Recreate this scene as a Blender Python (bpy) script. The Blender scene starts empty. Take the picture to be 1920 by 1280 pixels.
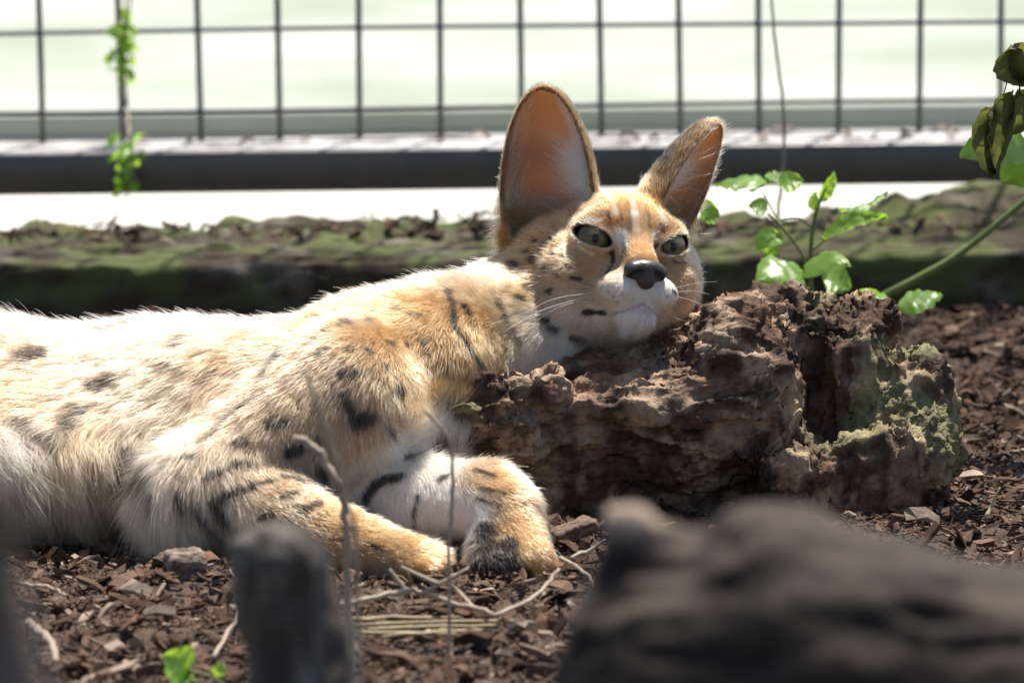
import bpy, math, random
import numpy as np
from mathutils import Vector, Matrix
from mathutils.bvhtree import BVHTree

random.seed(7)
rng = np.random.default_rng(7)
scene = bpy.context.scene
col = scene.collection

# ------------------------------------------------------------------ camera
CAM = np.array([0.0, -3.5, 0.75])
PITCH, ROLL, FPX = math.radians(9.6), -0.0125, 9600.0
def _rx(a):
    c, s = math.cos(a), math.sin(a); return np.array([[1, 0, 0], [0, c, -s], [0, s, c]])
def _ry(a):
    c, s = math.cos(a), math.sin(a); return np.array([[c, 0, s], [0, 1, 0], [-s, 0, c]])
def _rz(a):
    c, s = math.cos(a), math.sin(a); return np.array([[c, -s, 0], [s, c, 0], [0, 0, 1]])
RC = _rx(math.pi / 2 - PITCH) @ _rz(ROLL)
cam_d = bpy.data.cameras.new('camera')
cam = bpy.data.objects.new('camera', cam_d); col.objects.link(cam)
m4 = np.eye(4); m4[:3, :3] = RC; m4[:3, 3] = CAM
cam.matrix_world = Matrix(m4.tolist())
cam_d.sensor_width = 36.0; cam_d.lens = 36.0 * FPX / 1920.0
cam_d.clip_start = 0.05; cam_d.clip_end = 500.0
cam_d.dof.use_dof = True
cam_d.dof.focus_distance = 3.74
cam_d.dof.aperture_fstop = 8.0
scene.camera = cam

def ray(px, py):
    return RC @ np.array([(px - 960) / FPX, -(py - 640) / FPX, -1.0])
def P(px, py, Y):                       # point of the photograph at depth plane y = Y
    d = ray(px, py); return CAM + d * ((Y - CAM[1]) / d[1])
def G(px, py, z=0.0):                   # point of the photograph on the level z
    d = ray(px, py); return CAM + d * ((z - CAM[2]) / d[2])

# ------------------------------------------------------------------ light
SUN_EL, SUN_AZ = math.radians(69), math.radians(24)      # behind the animal, a little to the right
sun_dir = np.array([math.sin(SUN_AZ) * math.cos(SUN_EL), math.cos(SUN_AZ) * math.cos(SUN_EL), math.sin(SUN_EL)])
world = bpy.data.worlds.new('World'); scene.world = world; world.use_nodes = True
wn = world.node_tree.nodes; wl = world.node_tree.links
bg = wn['Background']; sky = wn.new('ShaderNodeTexSky'); sky.sky_type = 'NISHITA'; sky.sun_disc = False
sky.sun_elevation = SUN_EL; sky.sun_rotation = SUN_AZ
bg.inputs['Strength'].default_value = 0.085
wl.new(sky.outputs[0], bg.inputs['Color'])
sd = bpy.data.lights.new('sun', 'SUN'); sd.energy = 5.0; sd.angle = math.radians(0.5); sd.color = (1.0, 0.95, 0.87)
sun = bpy.data.objects.new('sun', sd); col.objects.link(sun)
sun.rotation_euler = Vector(sun_dir.tolist()).to_track_quat('Z', 'Y').to_euler()
sun.location = (0.4, 3, 4)
vs = scene.view_settings
vs.view_transform = 'Standard'; vs.look = 'None'; vs.gamma = 1.0; vs.use_curve_mapping = False
vs.exposure = 1.0
scene.cycles.max_bounces = 10
scene.cycles.transparent_max_bounces = 16
scene.cycles.transmission_bounces = 8
scene.cycles.glossy_bounces = 6
scene.cycles.diffuse_bounces = 4
scene.cycles.use_denoising = True

# ------------------------------------------------------------------ noise
def _hash(ix, iy, iz, seed):
    h = (ix.astype(np.int64) * 374761393 + iy.astype(np.int64) * 668265263 + iz.astype(np.int64) * 2147483647 + seed * 974711) & 0x7fffffff
    h = ((h ^ (h >> 13)) * 1274126177) & 0x7fffffff
    h = ((h ^ (h >> 16)) * 668265263) & 0x7fffffff
    return (h & 0xffff).astype(np.float32) / 65535.0
def vnoise(p, seed=0):                  # value noise, 0..1
    p = np.asarray(p, np.float32); i = np.floor(p).astype(np.int64); f = p - i; f = f * f * (3 - 2 * f)
    r = 0
    for dx in (0, 1):
        for dy in (0, 1):
            for dz in (0, 1):
                w = (f[..., 0] if dx else 1 - f[..., 0]) * (f[..., 1] if dy else 1 - f[..., 1]) * (f[..., 2] if dz else 1 - f[..., 2])
                r = r + w * _hash(i[..., 0] + dx, i[..., 1] + dy, i[..., 2] + dz, seed)
    return r
def fbm(p, octaves=4, seed=0, ridged=False):
    p = np.asarray(p, np.float32); a, s, t = 1.0, 0.0, 0.0
    for o in range(octaves):
        n = vnoise(p * (2.03 ** o) + 17.3 * o, seed + o)
        if ridged: n = 1 - np.abs(2 * n - 1)
        s = s + a * n; t += a; a *= 0.5
    return s / t
def smooth(x, a, b):
    t = np.clip((x - a) / (b - a), 0, 1); return t * t * (3 - 2 * t)

# ------------------------------------------------------------------ solid modelling on a grid
class Field:
    def __init__(self, xs, ys, zs):
        self.x, self.y, self.z = (np.asarray(v, np.float32) for v in (xs, ys, zs))
        self.d = np.full((len(xs), len(ys), len(zs)), 1.0, np.float32)
    def sub(self, lo, hi):
        s = []
        for ax, l, h in zip((self.x, self.y, self.z), lo, hi):
            i0 = max(0, int(np.searchsorted(ax, l)) - 1); i1 = min(len(ax), int(np.searchsorted(ax, h)) + 1)
            s.append(slice(i0, max(i1, i0)))
        return tuple(s)
    def pts(self, s):
        X, Y, Z = np.meshgrid(self.x[s[0]], self.y[s[1]], self.z[s[2]], indexing='ij')
        return np.stack([X, Y, Z], -1)
    def put(self, c, ext, fn, k=0.0, op='add'):
        s = self.sub(np.asarray(c) - ext, np.asarray(c) + ext)
        if any(q.stop <= q.start for q in s): return
        n = fn(self.pts(s)).astype(np.float32); d = self.d[s]
        if op == 'add':
            if k > 0:
                h = np.clip(0.5 + 0.5 * (d - n) / k, 0, 1); r = d * (1 - h) + n * h - k * h * (1 - h)
            else: r = np.minimum(d, n)
        else:
            if k > 0:
                h = np.clip(0.5 - 0.5 * (d + n) / k, 0, 1); r = d * (1 - h) - n * h + k * h * (1 - h)
            else: r = np.maximum(d, -n)
        self.d[s] = r
    def cone(self, a, b, r1, r2, k=0.01, op='add'):
        a, b = np.asarray(a, float), np.asarray(b, float); ba = b - a; L2 = max(float(ba @ ba), 1e-12)
        def fn(p):
            t = np.clip(((p - a) @ ba) / L2, 0, 1); return np.linalg.norm(p - a - t[..., None] * ba, axis=-1) - (r1 + (r2 - r1) * t)
        c = (a + b) / 2; ext = np.abs(ba) / 2 + max(r1, r2) + 2 * k + 0.012
        self.put(c, ext, fn, k, op)
    def ell(self, c, r, rot=None, k=0.01, op='add'):
        c = np.asarray(c, float); r = np.asarray(r, float); rot = np.eye(3) if rot is None else rot   # columns of rot are the axes
        def fn(p):
            q = (p - c) @ rot; k0 = np.linalg.norm(q / r, axis=-1); k1 = np.linalg.norm(q / (r * r), axis=-1) + 1e-9
            return k0 * (k0 - 1) / k1
        self.put(c, np.full(3, r.max() + 2 * k + 0.012), fn, k, op)
    def box(self, c, h, rot=None, rad=0.008, k=0.008, op='add'):
        c = np.asarray(c, float); h = np.asarray(h, float) - rad; rot = np.eye(3) if rot is None else rot
        def fn(p):
            q = np.abs((p - c) @ rot) - h
            return np.linalg.norm(np.maximum(q, 0), axis=-1) + np.minimum(q.max(-1), 0) - rad
        self.put(c, np.full(3, np.linalg.norm(h) + rad + 2 * k + 0.012), fn, k, op)
    def mesh(self):
        d = self.d; s = d < 0
        c = np.zeros(tuple(n - 1 for n in d.shape), np.int8)
        for i in (0, 1):
            for j in (0, 1):
                for l in (0, 1):
                    c += s[i:d.shape[0] - 1 + i, j:d.shape[1] - 1 + j, l:d.shape[2] - 1 + l]
        act = np.argwhere((c > 0) & (c < 8)); I, J, L = act.T
        idx = np.full(c.shape, -1, np.int32); idx[I, J, L] = np.arange(len(act))
        pos = np.zeros((len(act), 3)); cnt = np.zeros(len(act))
        corners = [(i, j, l) for i in (0, 1) for j in (0, 1) for l in (0, 1)]
        val = {q: d[I + q[0], J + q[1], L + q[2]] for q in corners}
        xyz = {q: np.stack([self.x[I + q[0]], self.y[J + q[1]], self.z[L + q[2]]], -1) for q in corners}
        for q in corners:
            for ax in range(3):
                if q[ax] == 0:
                    e = list(q); e[ax] = 1; e = tuple(e); a, b = val[q], val[e]; m = (a < 0) != (b < 0)
                    t = a[m] / (a[m] - b[m]); pos[m] += xyz[q][m] + t[:, None] * (xyz[e][m] - xyz[q][m]); cnt[m] += 1
        pos /= cnt[:, None]
        faces = []
        for ax in range(3):
            a0 = [slice(None)] * 3; a1 = [slice(None)] * 3; a0[ax] = slice(0, -1); a1[ax] = slice(1, None)
            ch = s[tuple(a0)] != s[tuple(a1)]; E = np.argwhere(ch)
            u, v = [q for q in range(3) if q != ax]
            E = E[(E[:, u] > 0) & (E[:, v] > 0) & (E[:, u] < idx.shape[u]) & (E[:, v] < idx.shape[v])]
            q = []
            for du, dv in ((-1, -1), (0, -1), (0, 0), (-1, 0)):
                F = E.copy(); F[:, u] += du; F[:, v] += dv; q.append(idx[F[:, 0], F[:, 1], F[:, 2]])
            q = np.stack(q, -1); flip = s[E[:, 0], E[:, 1], E[:, 2]] ^ (ax == 1)
            q[~flip] = q[~flip][:, ::-1]; faces.append(q)
        f = np.concatenate(faces); return pos, f[(f >= 0).all(1)]

def mesh_normals(v, f):
    n = np.zeros_like(v); a = np.cross(v[f[:, 2]] - v[f[:, 0]], v[f[:, 3]] - v[f[:, 1]])
    for i in range(4): np.add.at(n, f[:, i], a)
    return n / (np.linalg.norm(n, axis=1, keepdims=True) + 1e-12)
def relax(v, f, it=1, w=0.5):
    for _ in range(it):
        s = np.zeros_like(v); c = np.zeros(len(v))
        for i in range(4):
            np.add.at(s, f[:, i], v[f[:, (i + 1) % 4]]); np.add.at(c, f[:, i], 1)
            np.add.at(s, f[:, i], v[f[:, (i - 1) % 4]]); np.add.at(c, f[:, i], 1)
        v = v * (1 - w) + w * s / np.maximum(c, 1)[:, None]
    return v

# ------------------------------------------------------------------ objects
def tag(o, label=None, cat=None, group=None, kind=None):
    if label: o['label'] = label
    if cat: o['category'] = cat
    if group: o['group'] = group
    if kind: o['kind'] = kind
    return o
def make(name, v, f, mat, parent=None, colors=None, attrs=None, flat=False):
    me = bpy.data.meshes.new(name); v = np.asarray(v, np.float32)
    if isinstance(f, np.ndarray):
        n = f.shape[1]; me.vertices.add(len(v)); me.vertices.foreach_set('co', v.ravel())
        me.loops.add(f.size); me.loops.foreach_set('vertex_index', f.astype(np.int32).ravel())
        me.polygons.add(len(f)); me.polygons.foreach_set('loop_start', np.arange(0, f.size, n, dtype=np.int32))
        me.update(calc_edges=True); me.validate()
    else:
        me.from_pydata([tuple(map(float, q)) for q in v], [], f); me.update()
    me.polygons.foreach_set('use_smooth', np.full(len(me.polygons), not flat)); me.update()
    if colors is not None:
        a = me.color_attributes.new('tint', 'FLOAT_COLOR', 'POINT')
        a.data.foreach_set('color', np.concatenate([np.clip(colors, 0, 1), np.ones((len(colors), 1))], 1).astype(np.float32).ravel())
    for k_, q in (attrs or {}).items():
        a = me.attributes.new(k_, 'FLOAT', 'POINT'); a.data.foreach_set('value', np.asarray(q, np.float32))
    me.materials.append(mat)
    o = bpy.data.objects.new(name, me); col.objects.link(o); o.parent = parent
    return o
def empty(name, loc=(0, 0, 0)):
    o = bpy.data.objects.new(name, None); col.objects.link(o); o.location = [float(q) for q in loc]; o.empty_display_size = 0.02
    return o
def under(o, parent):                   # parent without moving
    o.parent = parent; o.matrix_parent_inverse = Matrix.Translation(-parent.location); return o

def tube(path, radii, sides=8, wob=0.0, seed=0):
    path = np.asarray(path, float); n = len(path); radii = np.broadcast_to(np.asarray(radii, float), (n,))
    t = np.gradient(path, axis=0); t /= np.linalg.norm(t, axis=1, keepdims=True) + 1e-12
    ref = np.array([0, 0, 1.0]) if abs(t[0, 2]) < 0.9 else np.array([1.0, 0, 0])
    v = []; u = np.cross(t[0], ref); u /= np.linalg.norm(u)
    r_ = np.random.default_rng(seed)
    for i in range(n):
        u = u - t[i] * (u @ t[i]); u /= np.linalg.norm(u) + 1e-12; w = np.cross(t[i], u)
        for k in range(sides):
            a = 2 * math.pi * k / sides; rr = radii[i] * (1 + wob * (r_.random() - 0.5))
            v.append(path[i] + rr * (math.cos(a) * u + math.sin(a) * w))
    f = [(i * sides + k, i * sides + (k + 1) % sides, (i + 1) * sides + (k + 1) % sides, (i + 1) * sides + k) for i in range(n - 1) for k in range(sides)]
    f.append(tuple(range(sides))[::-1]); f.append(tuple((n - 1) * sides + k for k in range(sides)))
    return v, f
def spline(pts, n=24):
    pts = np.asarray(pts, float)
    if len(pts) == 2: return pts[0] + np.linspace(0, 1, n)[:, None] * (pts[1] - pts[0])
    p = np.vstack([2 * pts[0] - pts[1], pts, 2 * pts[-1] - pts[-2]]); out = []
    for t in np.linspace(0, len(pts) - 1, n):
        i = min(int(t), len(pts) - 2); u = t - i; a, b, c, d = p[i:i + 4]
        out.append(0.5 * (2 * b + (c - a) * u + (2 * a - 5 * b + 4 * c - d) * u * u + (3 * b - a - 3 * c + d) * u ** 3))
    return np.array(out)
def bxv(c, h):
    c = np.asarray(c, float); h = np.asarray(h, float)
    v = [c + h * np.array(s) for s in ((-1, -1, -1), (1, -1, -1), (1, 1, -1), (-1, 1, -1), (-1, -1, 1), (1, -1, 1), (1, 1, 1), (-1, 1, 1))]
    return v, [(0, 3, 2, 1), (4, 5, 6, 7), (0, 1, 5, 4), (1, 2, 6, 5), (2, 3, 7, 6), (3, 0, 4, 7)]

# ------------------------------------------------------------------ materials
def mat(name, base=(0.5, 0.5, 0.5), rough=0.8, spec=0.3, tint=False, var=None, bump=None, transl=0.0, tcol=None, metal=0.0, thin_attr=None, coat=0.0):
    m = bpy.data.materials.new(name); m.use_nodes = True; nt = m.node_tree; N, Lk = nt.nodes, nt.links
    b = N['Principled BSDF']; out = N['Material Output']
    b.inputs['Roughness'].default_value = rough; b.inputs['Specular IOR Level'].default_value = spec; b.inputs['Metallic'].default_value = metal
    b.inputs['Coat Weight'].default_value = coat
    b.inputs['Base Color'].default_value = (*base, 1)
    src = None; tc = N.new('ShaderNodeTexCoord')
    if tint:
        at = N.new('ShaderNodeAttribute'); at.attribute_name = 'tint'; src = at.outputs['Color']
    for sc_, det, c0, c1, mode, fac in (var or []):
        nz = N.new('ShaderNodeTexNoise'); nz.inputs['Scale'].default_value = sc_ if not isinstance(sc_, tuple) else 1.0; nz.inputs['Detail'].default_value = det
        if isinstance(sc_, tuple):
            mp = N.new('ShaderNodeMapping'); mp.inputs['Scale'].default_value = sc_; Lk.new(tc.outputs['Object'], mp.inputs['Vector']); Lk.new(mp.outputs[0], nz.inputs['Vector'])
        else: Lk.new(tc.outputs['Object'], nz.inputs['Vector'])
        rp = N.new('ShaderNodeValToRGB'); rp.color_ramp.elements[0].position = 0.32; rp.color_ramp.elements[1].position = 0.68
        rp.color_ramp.elements[0].color = (*c0, 1); rp.color_ramp.elements[1].color = (*c1, 1); Lk.new(nz.outputs['Fac'], rp.inputs[0])
        if src is None and mode == 'MIX': src = rp.outputs[0]
        else:
            mx = N.new('ShaderNodeMix'); mx.data_type = 'RGBA'; mx.blend_type = mode; mx.inputs[0].default_value = fac
            if src is None: mx.inputs[6].default_value = (*base, 1)
            else: Lk.new(src, mx.inputs[6])
            Lk.new(rp.outputs[0], mx.inputs[7]); src = mx.outputs[2]
    if src is not None: Lk.new(src, b.inputs['Base Color'])
    nrm = None
    for sc_, strength, dist in (bump or []):
        nz = N.new('ShaderNodeTexNoise'); nz.inputs['Detail'].default_value = 6
        if isinstance(sc_, tuple):
            mp = N.new('ShaderNodeMapping'); mp.inputs['Scale'].default_value = sc_; Lk.new(tc.outputs['Object'], mp.inputs['Vector']); Lk.new(mp.outputs[0], nz.inputs['Vector']); nz.inputs['Scale'].default_value = 1
        else:
            nz.inputs['Scale'].default_value = sc_; Lk.new(tc.outputs['Object'], nz.inputs['Vector'])
        bp = N.new('ShaderNodeBump'); bp.inputs['Strength'].default_value = strength; bp.inputs['Distance'].default_value = dist
        Lk.new(nz.outputs['Fac'], bp.inputs['Height'])
        if nrm is not None: Lk.new(nrm, bp.inputs['Normal'])
        nrm = bp.outputs[0]
    if nrm is not None: Lk.new(nrm, b.inputs['Normal'])
    if transl > 0 or thin_attr:
        tr = N.new('ShaderNodeBsdfTranslucent'); mx = N.new('ShaderNodeMixShader'); mx.inputs[0].default_value = transl
        if tcol: tr.inputs['Color'].default_value = (*tcol, 1)
        elif src is not None: Lk.new(src, tr.inputs['Color'])
        else: tr.inputs['Color'].default_value = (*base, 1)
        if thin_attr:
            ta = N.new('ShaderNodeAttribute'); ta.attribute_name = thin_attr; Lk.new(ta.outputs['Fac'], mx.inputs[0])
        Lk.new(b.outputs[0], mx.inputs[1]); Lk.new(tr.outputs[0], mx.inputs[2]); Lk.new(mx.outputs[0], out.inputs['Surface'])
    return m

M = {}
M['soil'] = mat('soil', rough=0.95, var=[(60, 6, (0.03, 0.02, 0.014), (0.10, 0.065, 0.045), 'MIX', 1), (9, 4, (0.5, 0.5, 0.5), (1, 1, 1), 'MULTIPLY', 0.8)], bump=[(180, 0.6, 0.004)])
M['chip'] = mat('bark_chip', rough=0.9, spec=0.15, tint=True, var=[(140, 5, (0.55, 0.5, 0.48), (1, 1, 1), 'MULTIPLY', 0.7)], bump=[((90, 400, 90), 0.5, 0.0015)])
M['concrete'] = mat('pale_concrete', rough=0.9, var=[(1.6, 5, (0.40, 0.40, 0.35), (0.52, 0.50, 0.45), 'MIX', 1), (90, 5, (0.8, 0.8, 0.78), (1, 1, 1), 'MULTIPLY', 0.5)], bump=[(200, 0.3, 0.002)])
M['slab'] = mat('path_slab', rough=0.9, var=[(2.2, 5, (0.22, 0.245, 0.19), (0.35, 0.36, 0.32), 'MIX', 1), (60, 5, (0.85, 0.85, 0.82), (1, 1, 1), 'MULTIPLY', 0.5)], bump=[(150, 0.3, 0.002)])
M['sleeper'] = mat('mossy_wood', rough=0.95, tint=True, var=[((4, 60, 60), 5, (0.55, 0.5, 0.45), (1, 1, 1), 'MULTIPLY', 0.7)], bump=[((12, 120, 120), 0.7, 0.004)])
M['steel'] = mat('dark_painted_steel', rough=0.38, spec=0.8, var=[(35, 5, (0.030, 0.026, 0.024), (0.055, 0.042, 0.034), 'MIX', 1)], bump=[(120, 0.25, 0.001)])
M['wire'] = mat('green_grey_wire', rough=0.5, spec=0.5, var=[(50, 4, (0.045, 0.055, 0.05), (0.09, 0.08, 0.065), 'MIX', 1)])

# ================================================================== the setting
def grid_sheet(name, xs, ys, zfn, m, label=None):
    X, Y = np.meshgrid(xs, ys, indexing='ij'); Z = zfn(X, Y); nx, ny = X.shape
    v = np.stack([X, Y, Z], -1).reshape(-1, 3); i = np.arange(nx * ny).reshape(nx, ny)
    f = np.stack([i[:-1, :-1], i[1:, :-1], i[1:, 1:], i[:-1, 1:]], -1).reshape(-1, 4)
    return make(name, v, f, m)
def ground_z(X, Y):
    p = np.stack([X, Y, np.zeros_like(X)], -1)
    z = (fbm(p * 9, 3, 3) - 0.5) * 0.030 + (fbm(p * 38, 3, 5) - 0.5) * 0.014
    z = z + 0.010 * smooth(Y, 0.55, 0.95)                                     # litter banked up against the sleeper
    return z - 0.006
far = np.concatenate([[-60, -30, -14, -7, -4, -2.4], np.arange(-1.5, 1.501, 0.011), [2.4, 4, 7, 14, 30, 60]])
fary = np.concatenate([[-60, -30, -14, -7, -4, -2.2], np.arange(-1.6, 1.20, 0.011), [1.235]])
tag(grid_sheet('ground', far, fary, ground_z, M['soil']), kind='structure')
v, f = bxv((0, 31.235, -0.06), (60, 30, 0.056)); tag(make('pavement', v, f, M['concrete'], flat=True), kind='structure')
v, f = bxv((0, 32.40, -0.02), (60, 30, 0.044)); tag(make('raised_path', v, f, M['slab'], flat=True), kind='structure')

# old sleeper edging the bed
xs = np.arange(-1.7, 1.701, 0.007); prof = []
for t in np.linspace(0, 1, 64):                                                # round-cornered section, front bottom -> back bottom
    s_ = t * (0.10 + 0.2 + 0.10)
    if s_ < 0.10: prof.append((0.0, s_ - 0.04))
    elif s_ < 0.30: prof.append((s_ - 0.10, 0.06))
    else: prof.append((0.20, 0.06 - (s_ - 0.30)))
prof = np.array(prof)
for _ in range(3): prof[1:-1] = prof[1:-1] * 0.5 + 0.25 * (prof[:-2] + prof[2:])
X = np.repeat(xs[:, None], len(prof), 1); V = np.stack([X, 1.03 + np.repeat(prof[None, :, 0], len(xs), 0), np.repeat(prof[None, :, 1], len(xs), 0)], -1)
cx = np.array([0, 1.13, 0.02]); nrm = V - np.array([0, 1.13, 0.015]); nrm[..., 0] = 0; nrm /= np.linalg.norm(nrm, axis=-1, keepdims=True)
dsp = (fbm(V * np.array([6, 55, 55]), 4, 11, True) - 0.6) * 0.016 + (fbm(V * 45, 4, 12) - 0.5) * 0.022
V = V + nrm * dsp[..., None]
back = smooth(V[..., 1], 1.15, 1.22) * (V[..., 2] > 0.03)                      # crumbled back edge with crusts of litter
V[..., 2] += back * (0.003 + 0.030 * (fbm(V * np.array([34, 20, 0]), 4, 13) - 0.4))
V[..., 2] += smooth(V[..., 0], 0.28, 0.40) * smooth(V[..., 1], 1.10, 1.2) * (0.018 + 0.012 * fbm(V * 30, 2, 14)) * (V[..., 2] > 0.03)
i = np.arange(V.shape[0] * V.shape[1]).reshape(V.shape[:2])
f = np.stack([i[:-1, :-1], i[1:, :-1], i[1:, 1:], i[:-1, 1:]], -1).reshape(-1, 4)
v = V.reshape(-1, 3)
moss = smooth(fbm(v * np.array([26, 40, 40]), 4, 15), 0.42, 0.62)[:, None] * smooth(v[:, 2], -0.02, 0.045)[:, None]
pale = smooth(fbm(v * np.array([20, 40, 40]), 3, 16), 0.55, 0.7)[:, None] * 0.85
c = np.array([0.045, 0.033, 0.020]) * (1 - pale) + np.array([0.17, 0.15, 0.12]) * pale
c = c * (1 - moss) + np.array([0.080, 0.095, 0.030]) * moss
tag(make('timber_sleeper', v, f, M['sleeper'], colors=c), 'old mossy timber sleeper lying along the edge of the mulch bed', 'timber')

# ------------------------------------------------------------------ welded mesh fence on its steel rail
FY = 1.405
fence = empty('mesh_fence', (0, FY, 0))
tag(fence, 'dark welded wire mesh fence panel on a flat steel bottom rail', 'fence')
zt = 0.120
v, f = bxv((0, 0, 0), (1.7, 0.05, 0.0195))
rail = make('bottom_rail', v, f, M['steel']); rail.location = (0, 1.372 - FY, 0.1005); rail.parent = fence
bv = rail.modifiers.new('b', 'BEVEL'); bv.width = 0.002; bv.segments = 2
M['dust'] = mat('pale_dust', rough=0.95, var=[(30, 5, (0.16, 0.15, 0.14), (0.50, 0.48, 0.46), 'MIX', 1)], bump=[(200, 0.5, 0.001)])
xd = np.linspace(-1.69, 1.69, 200); e0 = 0.006 * (vnoise(np.stack([xd * 30, xd * 0, xd * 0], -1), 3)); e1 = 0.006 * vnoise(np.stack([xd * 26, xd * 0, xd * 0], -1), 4)
v = np.concatenate([np.stack([xd, 1.323 - FY + e0, np.full(200, 0.1204)], -1), np.stack([xd, 1.419 - FY - e1, np.full(200, 0.1206)], -1)]); f = [(k, k + 1, 201 + k, 200 + k) for k in range(199)]
under(make('dust_layer', v + np.array([0, FY, 0]), f, M['dust']), fence)
wx0 = P(75, 150, FY)[0]; pitch = P(225, 150, FY)[0] - wx0
for k in range(-5, 19):
    x = wx0 + k * pitch
    zz = np.linspace(zt - 0.004, 3.0, 40)
    path = np.stack([x + 0.0012 * np.sin(zz * 9 + k), np.full(40, 0.0) + 0.001 * np.sin(zz * 7 + 2 * k), zz], -1)
    v, f = tube(path, 0.0029, 8); make('vertical_wire', v, f, M['wire'], fence)
zr = P(960, 205 - 6, FY)[2]
xx = np.linspace(-1.7, 1.7, 40)
for k, (z, r) in enumerate([(zr + j * pitch, 0.0023) for j in range(0, 38)] + [(P(960, 249, FY)[2], 0.0009)]):
    path = np.stack([xx, np.full(40, -0.0034), z + 0.0012 * np.sin(xx * 5 + k * 2)], -1)
    v, f = tube(path, r, 8); make('horizontal_wire', v, f, M['wire'], fence)
for sx in (-1.7, 1.7):
    v, f = bxv((sx, 0, 1.5), (0.025, 0.025, 1.51)); make('post', v, f, M['steel'], fence)
v, f = bxv((0, 0, 3.0), (1.7, 0.02, 0.02)); make('top_rail', v, f, M['steel'], fence)

# ================================================================== the serval
def axis(*segs):
    out = []
    for a, b, h in segs: out += list(np.arange(a, b - 1e-9, h))
    return np.array(out + [segs[-1][1]])
F = Field(axis((-0.92, -0.45, 0.006), (-0.45, -0.03, 0.0032), (-0.03, 0.165, 0.00135)),
          axis((-0.10, 0.19, 0.0032), (0.19, 0.345, 0.00135), (0.345, 0.42, 0.004)),
          axis((-0.012, 0.105, 0.0032), (0.105, 0.318, 0.00135)))
HS = 1.09e-3
HP = P(1158, 483, 0.27)
HR = _rz(math.radians(20.2)) @ _rx(-math.radians(13.7)) @ _ry(math.radians(9.3)) @ np.array([[1, 0, 0], [0, -1, 0], [0, 0, 1]])
def hw(q): return HP + (np.asarray(q, float) * HS) @ HR.T                      # head frame (left, forward, up in mm) -> world
def hl(p): return ((np.asarray(p) - HP) @ HR) / HS
def hell(c, r, rot=None, k=8, op='add'): F.ell(hw(c), np.asarray(r) * HS, HR if rot is None else HR @ rot, k * HS, op)
def hcone(a, b, r1, r2, k=8): F.cone(hw(a), hw(b), r1 * HS, r2 * HS, k * HS)
# trunk
def w(px, py, Y): return P(px, py, Y)
F.cone(w(-420, 790, 0.235), w(-60, 805, 0.22), 0.080, 0.077, 0.03)
F.cone(w(-60, 805, 0.22), w(330, 815, 0.21), 0.077, 0.077, 0.03)
F.cone(w(330, 815, 0.21), w(640, 765, 0.215), 0.077, 0.070, 0.03)
F.ell(w(90, 860, 0.17), (0.15, 0.075, 0.050), None, 0.03)                       # belly
F.ell(w(715, 715, 0.195), (0.083, 0.062, 0.058), _ry(math.radians(-20)), 0.02)   # shoulder
F.cone(w(680, 672, 0.21), w(820, 632, 0.225), 0.044, 0.043, 0.02)               # withers
F.cone(w(790, 715, 0.22), w(1010, 600, 0.285), 0.058, 0.054, 0.02)              # neck
F.ell(w(790, 800, 0.215), (0.050, 0.055, 0.045), None, 0.02)                      # chest
# haunches and hind leg lying to the side, tail
F.ell(w(-430, 790, 0.20), (0.12, 0.09, 0.085), None, 0.03)
F.cone(w(-420, 850, 0.14), w(-160, 960, 0.10), 0.062, 0.045, 0.02)
F.cone(w(-160, 970, 0.10), w(-480, 1030, 0.03), 0.034, 0.022, 0.015)
F.cone(w(-480, 1040, 0.03), w(-250, 1075, 0.00), 0.020, 0.022, 0.015)
tl = spline([w(-640, 790, 0.24), w(-860, 900, 0.22), w(-1000, 1010, 0.12), w(-940, 1060, 0.02)], 9)
for i_ in range(8): F.cone(tl[i_], tl[i_ + 1], 0.026 - 0.001 * i_, 0.025 - 0.001 * i_, 0.012)
# near foreleg
SH, EL, WR, PW = w(640, 760, 0.125), w(385, 930, 0.075), w(665, 1030, 0.022), w(775, 1062, 0.0)
F.cone(SH, EL, 0.060, 0.042, 0.022)
F.cone(EL, (EL + WR) / 2, 0.043, 0.034, 0.015); F.cone((EL + WR) / 2, WR, 0.034, 0.0245, 0.012)
F.cone(WR, PW, 0.0235, 0.0215, 0.01)
for dy, px, py, r in ((-0.020, 798, 1072, 0.0105), (-0.007, 815, 1062, 0.0115), (0.006, 818, 1050, 0.0115), (0.018, 806, 1042, 0.0105)):
    F.cone(PW + np.array([0, dy * 0.6, 0]), w(px, py, PW[1] + dy), 0.012, r, 0.003)
# far foreleg, wrist folded so that the sole faces the viewer
E2, W2, K2, T2 = w(640, 935, 0.135), w(915, 940, 0.060), w(950, 960, 0.045), w(985, 1058, 0.006)
F.cone(w(770, 850, 0.17), E2, 0.046, 0.040, 0.015)
F.cone(E2, (E2 + W2) / 2, 0.031, 0.029, 0.010); F.cone((E2 + W2) / 2, W2, 0.029, 0.0265, 0.010)
F.cone(W2, K2, 0.026, 0.0235, 0.010); F.cone(K2, T2, 0.0215, 0.0215, 0.010)
for px, py, Y, r in ((930, 1076, 0.004, 0.0105), (962, 1090, -0.008, 0.0115), (1000, 1090, -0.005, 0.0115), (1026, 1070, 0.006, 0.0105)):
    F.cone(T2, w(px, py, Y), 0.012, r, 0.003)
F.cone(w(925, 1000, 0.034), w(922, 1064, 0.008), 0.017, 0.019, 0.008)
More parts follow.
